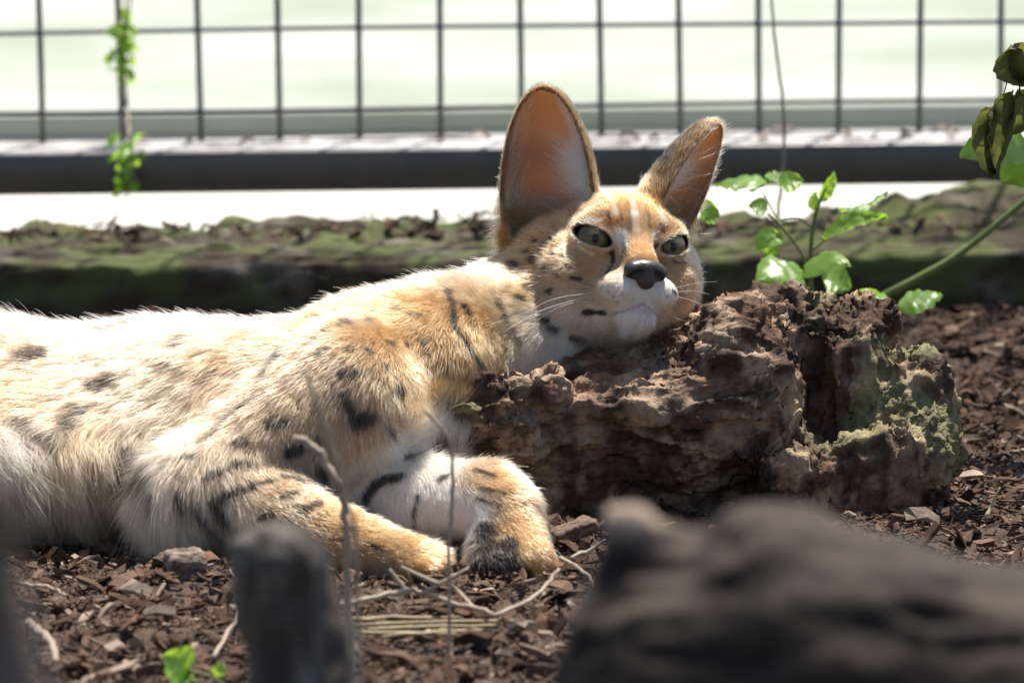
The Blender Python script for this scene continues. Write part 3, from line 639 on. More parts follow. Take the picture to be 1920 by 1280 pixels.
# ---- long pale hair inside and round the rims of the ears
ep, er, ec = [], [], []
for k_, e in enumerate(EARS):
    rw, rd_, rh = e['r']; Rm = e['R']
    for j_ in range(2200 if k_ == 0 else 900):
        z_ = rng.uniform(-0.05, 0.86); sc_ = 1 - 0.16 * z_; ring = math.sqrt(max(1 - z_ * z_, 0.02))
        side = 1 if k_ == 0 else -1                                            # rooted on the inner edge, sweeping across the cup
        if rng.random() < 0.25: side = -side
        ang = rng.uniform(0.05, 0.75)
        q = np.array([side * rw * ring * sc_ * math.cos(ang) * 0.97, -rd_ * ring * sc_ * math.sin(ang) * 0.95 + 0.003, rh * z_])
        root = e['c'] + Rm @ q
        dr = np.array([-side * rng.uniform(0.3, 1.0), rng.uniform(0.15, 0.6), rng.uniform(0.4, 1.1)]); dr /= np.linalg.norm(dr)
        dr = Rm @ dr; Lh_ = rng.uniform(0.008, 0.024) * (1 - 0.55 * max(z_, 0)); bend = Rm @ np.array([side * 0.35, 0.1, 0.5])
        ep.append([root + dr * Lh_ * t + bend * Lh_ * 0.35 * t * t for t in tt]); er.append(0.00013 * np.array([1, 1, .85, .6, .15])); ec.append(np.array((0.80, 0.70, 0.55)) * rng.uniform(0.8, 1.1))
    for j_ in range(600 if k_ == 0 else 220):                                  # tuft springing from the base of the cup
        side = 1 if k_ == 0 else -1; z_ = rng.uniform(0.0, 0.42); ring = math.sqrt(1 - z_ * z_); ang = rng.uniform(0.15, 0.9)
        q = np.array([side * rw * ring * math.cos(ang) * 0.93, -rd_ * ring * math.sin(ang) * 0.9 + 0.004, rh * z_]); root = e['c'] + Rm @ q
        dr = Rm @ (np.array([-side * rng.uniform(0.5, 1.0), rng.uniform(0.25, 0.7), rng.uniform(-0.1, 0.8)]) + rng.normal(0, .12, 3)); dr /= np.linalg.norm(dr); bend = Rm @ np.array([-side * 0.1, -0.1, 0.6]); Lh_ = rng.uniform(0.014, 0.034)
        ep.append([root + dr * Lh_ * t + bend * Lh_ * 0.4 * t * t for t in tt]); er.append(0.00012 * np.array([1, 1, .85, .6, .15])); ec.append(np.array((0.80, 0.70, 0.55)) * rng.uniform(0.8, 1.1))
    for j_ in range(700):                                                      # fringe on the rim
        a_ = rng.uniform(0.0, math.pi); z_ = math.sin(a_); sc_ = 1 - 0.16 * z_
        q = np.array([rw * math.cos(a_) * sc_, rng.uniform(0.0, 0.005), rh * z_]); root = e['c'] + Rm @ q
        o_ = Rm @ (np.array([math.cos(a_), rng.uniform(-.2, .5), math.sin(a_) * .6 + .5]) + rng.normal(0, .25, 3)); o_ /= np.linalg.norm(o_)
        Lh_ = rng.uniform(0.002, 0.006) * (1.8 if (k_ == 1 and math.cos(a_) * (1) > 0.2) else 1.0)
        ep.append([root + o_ * Lh_ * t for t in tt]); er.append(0.00008 * np.array([1, 1, .85, .6, .15])); ec.append(np.array(CREAM) * rng.uniform(0.8, 1.2))
o = under(strands('ear_hair', np.array(ep), np.array(er), np.array(ec), M['fur'], S), cat); o['kind'] = 'stuff'

# ---- eyes
M['eye'] = mat('eye', rough=0.5, spec=0.2, tint=True, coat=0.45)
th, ph = np.meshgrid(np.linspace(0, math.pi, 49), np.linspace(0, 2 * math.pi, 64, endpoint=False), indexing='ij')
for s_ in (-1, 1):
    c_, n_, la, ua = EYE[s_]; g = np.array([0.22, -1.0, 0.10]); g /= np.linalg.norm(g)
    g = 0.75 * g + 0.25 * (HR @ n_); g /= np.linalg.norm(g)
    u_ = np.cross(g, [0, 0, 1]); u_ /= np.linalg.norm(u_); v_ = np.cross(u_, g); R_ = 12.9 * HS
    bulge = 1 + 0.06 * np.exp(-(th / 0.5) ** 2)
    pos = (np.cos(th) * bulge)[..., None] * g + (np.sin(th) * np.cos(ph) * bulge)[..., None] * u_ + (np.sin(th) * np.sin(ph) * bulge)[..., None] * v_
    i_ = np.arange(49 * 64).reshape(49, 64); ff = np.stack([i_[:-1], i_[1:], np.roll(i_, -1, 1)[1:], np.roll(i_, -1, 1)[:-1]], -1).reshape(-1, 4)
    T_ = th.ravel(); Ph = ph.ravel(); fib = vnoise(np.stack([np.cos(Ph) * 9, np.sin(Ph) * 9, T_ * 5], -1), 71)
    x_, y_ = np.sin(T_) * np.cos(Ph), np.sin(T_) * np.sin(Ph)
    ir = np.array((0.100, 0.078, 0.032)) * (0.6 + 0.8 * fib)[:, None]; gr = smooth(-y_, -0.1, 0.5)[:, None]; ir = ir * (1 - gr) + ir * np.array((0.95, 1.2, 1.0)) * gr
    pup = 1 - smooth(np.sqrt((x_ / 0.19) ** 2 + (y_ / 0.27) ** 2), 0.8, 1.1); lim = smooth(T_, 0.95, 1.1)
    cc = ir * (1 - pup[:, None]) + 0.006 * pup[:, None]; cc = cc * (1 - lim[:, None]) + np.array((0.012, 0.010, 0.008)) * lim[:, None]
    o = make('eye', pos.reshape(-1, 3) * R_, ff[:, ::-1], M['eye'], colors=cc); o.location = hw(c_ - n_ * 3.4 + la * 1.0).tolist(); under(o, cat)

# ---- nose leather
NF = Field(*[np.arange(-0.026, 0.0261, 0.0007)] * 3)
def nl_(c, r, k, op='add'): NF.ell(np.array(c) * HS, np.array(r) * HS, None, k * HS, op)
nl_((0, 0, 2), (13.0, 8.5, 6.5), 0); nl_((0, 1.5, -5), (7.0, 7.0, 7.5), 4)
for s_ in (-1, 1):
    nl_((s_ * 9.5, 0.5, -0.5), (5.5, 6.5, 5.5), 3)
for s_ in (-1, 1):
    NF.cone(np.array((s_ * 5.8, 9.0, -2.6)) * HS, np.array((s_ * 11.0, 4.5, -4.4)) * HS, 2.9 * HS, 1.9 * HS, 1.0 * HS, op='cut')
NF.cone(np.array((0, 9.6, -2)) * HS, np.array((0, 8.6, -13)) * HS, 1.0 * HS, 1.0 * HS, 1.5 * HS, op='cut')
nv, nf = NF.mesh(); nv = relax(nv, nf, 1); nn = mesh_normals(nv, nf)
nv = nv + nn * ((vnoise(nv * 1600, 3) - 0.5) * 0.0004)[:, None]
M['nose'] = mat('nose_leather', rough=0.44, spec=0.5, tint=True, bump=[(900, 0.25, 0.0005)])
nc = np.tile(np.array((0.032, 0.025, 0.024)), (len(nv), 1)); pk = smooth(-nv[:, 2] / HS, 2, 9)[:, None] * 0.5; nc = nc * (1 - pk) + np.array((0.075, 0.045, 0.038)) * pk
for s_ in (-1, 1):
    A0, B0 = np.array((s_ * 5.8, 8.0, -2.6)) * HS, np.array((s_ * 10.5, 4.0, -4.2)) * HS; u_ = np.clip((nv - A0) @ (B0 - A0) / ((B0 - A0) @ (B0 - A0)), 0, 1); dd = np.linalg.norm(nv - A0 - u_[:, None] * (B0 - A0), axis=1) / HS
    m_ = (1 - smooth(dd, 2.6, 3.4))[:, None]; nc = nc * (1 - m_) + 0.006 * m_
o = make('nose', (nv @ HR.T), nf, M['nose'], colors=nc); o.location = hw((0, 54.6, -15)).tolist(); under(o, cat)

# ---- whiskers
M['whisker'] = mat('whisker', (0.75, 0.72, 0.68), rough=0.35, transl=0.3); M['dark_whisker'] = mat('dark_whisker', (0.04, 0.03, 0.025), rough=0.4)
for pts_, dk in (([(1120, 548, .222), (1040, 560, .20), (975, 590, .19), (905, 613, .18)], 0), ([(1112, 553, .222), (1020, 580, .20), (960, 612, .18), (938, 628, .175)], 0), ([(1125, 556, .222), (1050, 575, .2), (1000, 605, .19)], 0), ([(1118, 543, .223), (1060, 540, .205), (1018, 542, .20)], 1), ([(1130, 560, .222), (1080, 566, .205), (1040, 592, .195)], 1), ([(1122, 537, .224), (1075, 527, .21), (1050, 527, .205)], 1),
                 ([(1268, 548, .235), (1300, 545, .225), (1330, 552, .22)], 0), ([(1270, 556, .235), (1305, 566, .225), (1345, 585, .22)], 0), ([(1262, 565, .233), (1285, 580, .225), (1282, 600, .222), (1268, 608, .22)], 1), ([(1266, 540, .236), (1310, 530, .228), (1345, 528, .225)], 0), ([(1240, 580, .23), (1265, 595, .22), (1290, 604, .215)], 0)):
    q = spline([P(*z_) for z_ in pts_], 14); r_ = np.linspace(0.00020, 0.00006, 14)
    v, f = tube(q, r_, 5); o = make('whisker', np.array(v), f, M['dark_whisker' if dk else 'whisker']); under(o, cat)
# ---- pads of the upturned paw
M['pad'] = mat('paw_pad', (0.02, 0.016, 0.015), rough=0.6, bump=[(700, 0.3, 0.0005)])
for (px, py, Y, r_) in ((940, 1052, -0.004, (9, 6, 8)), (918, 1078, -0.004, (4.5, 4, 5)), (948, 1092, -0.012, (4.8, 4, 5)), (985, 1094, -0.012, (4.8, 4, 5)), (1010, 1082, -0.002, (4.5, 4, 5))):
    pos = np.stack([np.sin(th) * np.cos(ph) * r_[0], np.sin(th) * np.sin(ph) * r_[1], np.cos(th) * r_[2]], -1).reshape(-1, 3) * 1e-3
    o = make('paw_pad', pos, ff, M['pad']); o.location = P(px, py, Y).tolist(); under(o, cat)

# ================================================================== the rotten log
def worley(p, seed=0):
    i = np.floor(p).astype(np.int64); f1 = np.full(len(p), 9.0); f2 = np.full(len(p), 9.0); cid = np.zeros(len(p))
    for dx in (-1, 0, 1):
        for dy in (-1, 0, 1):
            for dz in (-1, 0, 1):
                c = i + np.array([dx, dy, dz]); h = [_hash(c[:, 0], c[:, 1], c[:, 2], seed + q) for q in range(4)]
                d = np.linalg.norm(c + np.stack(h[:3], -1) - p, axis=1)
                cid = np.where(d < f1, h[3], cid); f2 = np.where(d < f1, f1, np.minimum(f2, d)); f1 = np.minimum(f1, d)
    return f1, f2, cid
LF = Field(np.arange(-0.075, 0.35, 0.0021), np.arange(0.10, 0.36, 0.0024), np.arange(-0.02, 0.185, 0.0021))
tilt = _ry(math.radians(-9)) @ _rx(math.radians(27))
top = P(1185, 696, 0.205); LF.box(top - tilt[:, 2] * 0.035 + tilt[:, 0] * 0.004, (0.110, 0.050, 0.035), tilt, 0.012, 0.012)
LF.box(P(1200, 880, 0.252), (0.108, 0.055, 0.052), _rz(0.06), 0.025, 0.02)
LF.cone(P(838, 768, 0.140), P(960, 800, 0.175), 0.009, 0.030, 0.012)
LF.cone(P(915, 722, 0.155), P(1010, 735, 0.175), 0.010, 0.017, 0.008)
LF.ell(P(1375, 690, 0.225), (0.042, 0.052, 0.048), None, 0.015)
LF.cone(P(1290, 655, 0.24), P(1480, 605, 0.27), 0.021, 0.024, 0.02)
LF.box(P(1530, 720, 0.280), (0.052, 0.055, 0.060), _rz(-0.25) @ _ry(0.10), 0.014, 0.012)
LF.ell(P(1500, 606, 0.275), (0.045, 0.05, 0.018), None, 0.015)
LF.box(P(1575, 895, 0.235), (0.062, 0.062, 0.038), _rz(0.2) @ _ry(-0.05), 0.02, 0.015)
LF.ell(P(1690, 790, 0.255), (0.034, 0.055, 0.055), _ry(0.25), 0.015)
LF.ell(P(1735, 850, 0.225), (0.026, 0.040, 0.034), None, 0.012)
LF.cone(P(1490, 890, 0.172), P(1500, 840, 0.19), 0.016, 0.012, 0.008)
LF.cone(P(1050, 955, 0.215), P(1120, 930, 0.225), 0.03, 0.04, 0.02)
LF.cone(P(1460, 840, 0.19), P(1440, 740, 0.195), 0.014, 0.020, 0.010)
lv, lf_ = LF.mesh(); lv = relax(lv, lf_, 2); ln = mesh_normals(lv, lf_)
right = smooth(lv[:, 0], 0.175, 0.20)                                           # grain runs along the beam on the left, upright on the right block
pa = (lv + 0.012 * (fbm(lv * 25, 2, 20) - 0.5)[:, None]) * np.array([11, 75, 75]); pb = (lv + 0.012 * (fbm(lv * 25, 2, 19) - 0.5)[:, None]) * np.array([85, 85, 9])
ra, rb = fbm(pa, 4, 21, True), fbm(pb, 4, 22, True)
rid = ra * (1 - right) + rb * right
lv = lv + ln * ((rid - 0.62) * 0.021 + (fbm(lv * 22, 3, 23) - 0.5) * 0.034)[:, None]
ln = mesh_normals(lv, lf_)
f1, f2, cid = worley((lv + 0.006 * (fbm(lv * 60, 2, 24) - 0.5)[:, None]) * (np.array([38, 120, 120]) * (1 - right[:, None]) + np.array([130, 130, 26]) * right[:, None]), 31)
g1, g2, gid = worley(lv * np.array([190, 260, 260]), 37)
t0 = fbm(lv * 26, 3, 29); crack = 1 - smooth(f2 - f1, 0.03, 0.30); crumb = 1 - smooth(g2 - g1, 0.02, 0.30)
lv = lv + ln * (0.0030 * (cid - 0.5) - 0.0042 * crack * smooth(t0, 0.35, 0.6) - 0.0012 * crumb + 0.0010 * (gid - 0.5))[:, None]
ln = mesh_normals(lv, lf_)
t1 = fbm(lv * 45, 4, 51); t2 = fbm(lv * 18, 3, 52)
lc = np.array((0.062, 0.034, 0.020)) + (np.array((0.38, 0.265, 0.175)) - np.array((0.062, 0.034, 0.020))) * (smooth(t1, 0.42, 0.70) * 0.9)[:, None]
lc = lc * (0.8 + 0.4 * cid)[:, None]
red = smooth(fbm(lv * 30, 3, 53), 0.56, 0.7)[:, None] * 0.6; lc = lc * (1 - red) + np.array((0.17, 0.075, 0.045)) * red
grn = smooth(fbm(lv * np.array([22, 22, 22]), 4, 54) + 0.22 * smooth(lv[:, 0], 0.17, 0.29) + 0.06 * ln[:, 2], 0.64, 0.82)[:, None] * 0.55
lc = lc * (1 - grn) + np.array((0.26, 0.27, 0.13)) * grn
M['log'] = mat('rotten_wood', rough=0.85, spec=0.3, tint=True, var=[(220, 5, (0.55, 0.52, 0.5), (1.1, 1.08, 1.05), 'MULTIPLY', 0.75)], bump=[((260, 420, 420), 0.7, 0.002), (900, 0.3, 0.001)])
tag(make('rotten_log', lv, lf_, M['log'], colors=lc), 'crumbling brown rotten log chunk under the serval\'s chin', 'log')

# ------------------------------------------------------------------ mulch
def chips(n, x0, x1, y0, y1, smin, smax, zoff, seed):
    r_ = np.random.default_rng(seed)
    x = r_.uniform(x0, x1, n); y = r_.uniform(y0, y1, n); z = ground_z(x, y) + r_.uniform(-0.001, zoff, n)
    L_ = smin + (smax - smin) * r_.random(n) ** 2.6; W_ = L_ * r_.uniform(0.12, 0.5, n); T_ = L_ * r_.uniform(0.05, 0.22, n)
    base = np.array([(-1, -1, -1), (1, -1, -1), (1, 1, -1), (-1, 1, -1), (-1, -1, 1), (1, -1, 1), (1, 1, 1), (-1, 1, 1), (0, -1, -1), (0, 1, -1), (0, 1, 1), (0, -1, 1)], float)
    v = base[None] * np.stack([L_, W_, T_], -1)[:, None, :] / 2
    v *= 1 + r_.uniform(-0.45, 0.25, v.shape); v[:, 8:, 2] += (r_.uniform(-0.3, 0.5, n) * W_)[:, None]
    yaw = r_.uniform(0, 2 * math.pi, n); tl_ = r_.normal(0, 0.5, n); ro = r_.normal(0, 0.6, n)
    c, s = np.cos(tl_), np.sin(tl_); v = np.stack([v[..., 0] * c[:, None] - v[..., 2] * s[:, None], v[..., 1], v[..., 0] * s[:, None] + v[..., 2] * c[:, None]], -1)
    c, s = np.cos(ro), np.sin(ro); v = np.stack([v[..., 0], v[..., 1] * c[:, None] - v[..., 2] * s[:, None], v[..., 1] * s[:, None] + v[..., 2] * c[:, None]], -1)
    c, s = np.cos(yaw), np.sin(yaw); v = np.stack([v[..., 0] * c[:, None] - v[..., 1] * s[:, None], v[..., 0] * s[:, None] + v[..., 1] * c[:, None], v[..., 2]], -1)
    v += np.stack([x, y, z], -1)[:, None, :]
    q = np.array([(0, 3, 9, 8), (8, 9, 2, 1), (4, 11, 10, 7), (11, 5, 6, 10), (0, 8, 11, 4), (8, 1, 5, 11), (1, 2, 6, 5), (2, 9, 10, 6), (9, 3, 7, 10), (3, 0, 4, 7)])
    f = (q[None] + 12 * np.arange(n)[:, None, None]).reshape(-1, 4)
    t = r_.random(n)[:, None]; cc = np.array((0.040, 0.021, 0.012)) * (1 - t) + np.array((0.165, 0.105, 0.073)) * t
    pl = (r_.random(n) < 0.13)[:, None]; cc = np.where(pl, np.array((0.30, 0.235, 0.18)) * r_.uniform(0.7, 1.2, (n, 1)), cc)
    rd = (r_.random(n) < 0.10)[:, None]; cc = np.where(rd, np.array((0.15, 0.085, 0.055)) * r_.uniform(0.7, 1.2, (n, 1)), cc)
    return v.reshape(-1, 3), f, np.repeat(cc, 12, 0)
cv, cf, cc = [], [], []; off = 0
for a in ((13000, -0.62, 0.62, -0.75, 1.02, 0.004, 0.026, 0.008, 81), (60000, -0.55, 0.55, -0.6, 1.0, 0.0018, 0.009, 0.006, 82), (22000, -1.45, 1.45, -1.5, 1.02, 0.004, 0.026, 0.006, 83), (350, -0.6, 0.6, -0.7, 1.0, 0.015, 0.048, 0.010, 84), (1500, -1.0, 1.0, 1.13, 1.205, 0.004, 0.020, 0.006, 85)):
    v, f, c = chips(*a)
    if a[8] == 85: v[:, 2] += 0.061 + 0.014 * smooth(v[:, 0], 0.3, 0.42)
    cv.append(v); cf.append(f + off); cc.append(c); off += len(v)
tag(make('bark_mulch', np.concatenate(cv), np.concatenate(cf), M['chip'], colors=np.concatenate(cc), flat=True), 'dark brown shredded bark mulch covering the bed', 'mulch', kind='stuff')

# larger pieces that can be told apart
def lump(name, c, h, rot, seed, colr, label, cat_, rough_=0.2, m='log', res=0.0016, amp=1.0, group=None):
    c = np.asarray(c, float); e = float(np.linalg.norm(h)) + 0.01; ax = [np.arange(-e, e, max(res, e / 60))] * 3
    Q = Field(*ax); Q.box((0, 0, 0), h, rot, min(h) * 0.5, 0.003); v, f = Q.mesh(); v = relax(v, f, 2); n = mesh_normals(v, f); s_ = min(h)
    lo = v @ rot; v = v + n * (amp * s_ * (0.9 * (fbm(lo * np.array([0.5, 1.6, 1.6]) / s_ + seed, 4, seed, True) - 0.6) + 0.5 * (fbm(v * 0.8 / s_ + seed, 3, seed + 1) - 0.5)))[:, None]
    t = smooth(fbm(lo * np.array([0.6, 2.5, 2.5]) / s_, 3, seed + 2), 0.35, 0.65)[:, None]; cl = np.array(colr) * (0.45 + 0.75 * t)
    o = make(name, v, f, M[m], colors=cl); o.location = c.tolist(); return tag(o, label, cat_, group)
g = G(347, 1085); lump('bark_chunk', g + np.array([0, 0, 0.008]), (0.014, 0.010, 0.010), _rz(0.5) @ _rx(0.3), 3, (0.20, 0.15, 0.12), 'knobbly grey brown bark lump lying on the mulch below the serval\'s elbow', 'bark')
g = G(1735, 935); lump('bark_chunk', g + np.array([0, 0, 0.006]), (0.017, 0.011, 0.005), _rz(0.1), 4, (0.15, 0.085, 0.06), 'flat reddish bark piece on the mulch at the right foot of the rotten log', 'bark')
g = G(1075, 1015); lump('bark_chunk', g + np.array([0, 0, 0.008]), (0.016, 0.010, 0.005), _rz(0.3) @ _ry(-0.3), 5, (0.17, 0.11, 0.08), 'tilted bark piece on the mulch between the paw and the rotten log', 'bark')

# ================================================================== weathered wood standing in the foreground
def solid(name, prims, res, pad, seed, grain, amp, colr, col2, label, cat_, zmin=-0.02, pale=None):
    pts_ = np.array([q for a, b, *_ in prims for q in (a, b)]); rr = max(max(q[2], q[3]) for q in prims) + pad
    lo, hi = pts_.min(0) - rr, pts_.max(0) + rr; lo[2] = max(lo[2], zmin)
    Q = Field(*[np.arange(l, h, res) for l, h in zip(lo, hi)])
    for a, b, r1, r2, k in prims: Q.cone(a, b, r1, r2, k)
    v, f = Q.mesh(); v = relax(v, f, 2); n = mesh_normals(v, f); g = np.array(grain, float)
    ph_ = fbm(v * g + seed, 4, seed, True)
    v = v + n * (amp * (ph_ - 0.6) + 0.6 * amp * (fbm(v * 40, 3, seed + 1) - 0.5))[:, None]
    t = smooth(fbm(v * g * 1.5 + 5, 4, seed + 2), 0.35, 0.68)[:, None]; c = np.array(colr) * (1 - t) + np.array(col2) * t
    if pale is not None:                                                       # pale broken end, its sunlit look painted into the colour
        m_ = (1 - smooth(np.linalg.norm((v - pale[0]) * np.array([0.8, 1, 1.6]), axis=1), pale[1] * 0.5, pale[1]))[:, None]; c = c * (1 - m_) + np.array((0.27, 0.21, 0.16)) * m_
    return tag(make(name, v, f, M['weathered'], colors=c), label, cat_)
M['weathered'] = mat('weathered_wood', rough=0.85, spec=0.3, tint=True, var=[(120, 5, (0.6, 0.58, 0.55), (1.05, 1.05, 1.05), 'MULTIPLY', 0.7)], bump=[((300, 300, 40), 0.6, 0.002)])
Y1 = -1.0
solid('wood_stake', [(P(505, 1065, Y1), P(545, 1320, Y1), 0.0150, 0.020, 0.008), (P(545, 1320, Y1), G(590, 1880) * np.array([1, 0, 0]) + np.array([0, Y1, -0.02]), 0.020, 0.026, 0.008),
                     (P(555, 1050, Y1 + .01), P(612, 1330, Y1 + .01), 0.0150, 0.018, 0.010), (P(505, 1045, Y1), P(545, 1050, Y1), 0.0150, 0.015, 0.010), (P(610, 1330, Y1 + .01), P(660, 1900, Y1 + .01), 0.017, 0.022, 0.006), (P(470, 1035, Y1), P(490, 1160, Y1), 0.008, 0.012, 0.006)],
      0.0032, 0.012, 91, (70, 70, 9), 0.009, (0.040, 0.032, 0.026), (0.13, 0.115, 0.095), 'blurred grey weathered wooden stake standing in front of the serval\'s elbow', 'stake')
Y2 = -1.35
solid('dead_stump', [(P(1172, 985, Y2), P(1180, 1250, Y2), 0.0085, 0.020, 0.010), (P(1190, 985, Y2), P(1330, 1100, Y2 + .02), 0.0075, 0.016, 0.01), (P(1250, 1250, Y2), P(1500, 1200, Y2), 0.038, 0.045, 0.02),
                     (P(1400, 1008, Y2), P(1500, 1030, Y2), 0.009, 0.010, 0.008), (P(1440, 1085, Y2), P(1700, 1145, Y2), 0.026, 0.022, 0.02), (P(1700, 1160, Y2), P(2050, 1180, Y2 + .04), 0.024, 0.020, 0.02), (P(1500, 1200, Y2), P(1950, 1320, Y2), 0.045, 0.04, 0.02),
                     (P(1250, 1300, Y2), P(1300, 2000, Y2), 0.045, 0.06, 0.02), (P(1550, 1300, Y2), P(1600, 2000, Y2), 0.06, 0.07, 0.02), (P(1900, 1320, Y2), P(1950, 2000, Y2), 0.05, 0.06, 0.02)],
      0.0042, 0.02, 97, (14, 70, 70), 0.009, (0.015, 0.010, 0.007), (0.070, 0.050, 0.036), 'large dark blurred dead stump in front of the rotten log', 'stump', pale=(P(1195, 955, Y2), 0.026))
Y3 = -2.0
solid('leaning_branch', [(P(-55, 900, Y3), P(40, 1400, Y3), 0.009, 0.012, 0.006), (P(40, 1400, Y3), P(160, 2300, Y3), 0.012, 0.016, 0.006), (P(160, 2300, Y3), P(260, 3100, Y3), 0.016, 0.018, 0.006)],
      0.0030, 0.012, 99, (70, 70, 12), 0.005, (0.06, 0.045, 0.035), (0.16, 0.13, 0.11), 'leaning brown branch, strongly blurred, beside the serval\'s hairy belly', 'branch')

# ------------------------------------------------------------------ dry twigs and straw
M['twig'] = mat('dry_twig', (0.36, 0.29, 0.22), rough=0.7, var=[((30, 30, 30), 4, (0.6, 0.55, 0.5), (1, 1, 1), 'MULTIPLY', 0.8)])
M['straw'] = mat('straw', (0.40, 0.33, 0.19), rough=0.6, var=[(60, 4, (0.65, 0.6, 0.5), (1, 1, 1), 'MULTIPLY', 0.8)])
def twig(name, pts_, r0_, r1_, label, m='twig', group=None, n=22, seed=1):
    q = spline([P(*z_) if len(z_) == 3 else G(z_[0], z_[1], z_[3]) for z_ in pts_], n)
    q = q + (np.stack([vnoise(q * 220 + s_ * 7 + seed, s_ + seed) for s_ in range(3)], -1) - 0.5) * r0_ * 1.6
    v, f = tube(q, np.linspace(r0_, r1_, n), 7, 0.25, seed); return tag(make(name, np.array(v), f, M[m]), label, 'straw' if m == 'straw' else 'twig', group)
z0 = lambda x, y, z: (x, y, 0, z)
main = twig('dry_twig', [z0(640, 1132, .020), z0(672, 1127, .022), z0(760, 1108, .026), z0(807, 1116, .024), z0(899, 1143, .018), z0(945, 1147, .016), z0(1022, 1100, .022), z0(1048, 1066, .03)], 0.0022, 0.0012, 'long pale forked twig bending along the ground in front of both paws', seed=2, n=40)
for pts_, r_ in (([z0(764, 1109, .025), z0(730, 1066, .04)], 0.0014), ([z0(790, 1113, .025), z0(835, 1088, .034), z0(880, 1064, .042)], 0.0016), ([z0(822, 1094, .032), z0(790, 1080, .036), z0(752, 1062, .042)], 0.0015), ([z0(888, 1138, .019), z0(862, 1110, .024), z0(838, 1087, .032)], 0.0012)):
    q = spline([G(a, b, d) for a, b, c, d in pts_], 10); v, f = tube(q, np.linspace(r_, r_ * .7, 10), 6, .2); make('side_twig', np.array(v), f, M['twig'], main)
twig('dry_twig', [z0(1049, 1043, .018), z0(1080, 1062, .02), z0(1107, 1085, .016), z0(1113, 1130, .01)], 0.0013, 0.0009, 'thin hooked twig on the mulch beside the upturned paw', seed=3)
twig('dry_twig', [z0(1072, 1046, .010), z0(1105, 1030, .014), z0(1135, 1010, .022)], 0.0016, 0.001, 'short straight twig tilted up beside the upturned paw, pointing at the log', seed=4)
twig('dry_twig', [(555, 818, -.35), (598, 842, -.35), (618, 885, -.35), (640, 925, -.35), (650, 1000, -.35), (655, 1200, -.35), (660, 1420, -.35)], 0.0026, 0.0022, 'crooked whitish dead stem standing before the serval\'s striped forelegs', seed=5, n=40)
twig('dry_twig', [(570, 690, -.6), (590, 740, -.6), (612, 800, -.6), (640, 900, -.6), (668, 1050, -.6), (690, 1560, -.6)], 0.0012, 0.0014, 'faint thin blurred stem standing before the serval\'s shoulder', seed=6, n=30)
twig('dry_twig', [(795, 768, -.3), (828, 800, -.3), (848, 850, -.3), (846, 950, -.3), (842, 1060, -.3), (842, 1330, -.3)], 0.0012, 0.0012, 'thin upright dry stem in front of the white striped foreleg', seed=7, n=30)
twig('dry_twig', [z0(400, 1232, .008), z0(437, 1165, .010), z0(450, 1110, .016), z0(432, 1068, .022)], 0.0016, 0.0008, 'pale curved stalk lying on the mulch beside the grey stake', seed=8)
twig('dry_twig', [z0(40, 1095, .012), z0(90, 1100, .012), z0(125, 1118, .010)], 0.0015, 0.0010, 'short pale stick on the mulch under the serval\'s belly fur', seed=9)
twig('dry_twig', [z0(55, 1165, .012), z0(90, 1200, .014), z0(105, 1240, .010)], 0.0030, 0.0022, 'thick tan stick end on the mulch beside the leaning branch', seed=10)
for i_, (a, b, la) in enumerate([((668, 1172), (965, 1163), 'longest pale straw of the bundle lying in front of the paws'), ((690, 1180), (930, 1172), 'yellow straw of the bundle, next to the longest one'), ((676, 1186), (880, 1190), 'yellow straw of the bundle nearest the grey stake'), ((720, 1194), (905, 1181), 'short slanting straw crossing the bundle before the paws'), ((650, 1160), (860, 1156), 'thin grey straw of the bundle closest to the forked twig')]):
    twig('yellow_straw', [z0(*a, .009 + .001 * i_), z0((a[0] + b[0]) / 2, (a[1] + b[1]) / 2 - 2, .013), z0(*b, .010)], 0.0013, 0.0008, la, 'straw', n=6, seed=20 + i_)
twig('wood_splinter', [z0(1848, 968, .012), z0(1858, 945, .02), z0(1872, 915, .032)], 0.0019, 0.0006, 'white sharp splinter sticking up from the mulch right of the log', 'straw', seed=31, n=8)
twig('straw_bit', [(1464, 822, .175), (1480, 795, .173), (1500, 768, .171)], 0.0019, 0.0017, 'short yellow straw bit leaning against the rotten log', 'straw', seed=32, n=8)
twig('thin_stem', [(1444, -30, 1.0), (1456, 100, 1.0), (1470, 230, 1.0), (1466, 340, 1.0), (1458, 420, 1.0), (1462, 620, 1.0)], 0.0011, 0.0018, 'thin upright brown stem crossing the fence rail behind the plant', seed=33, n=30)

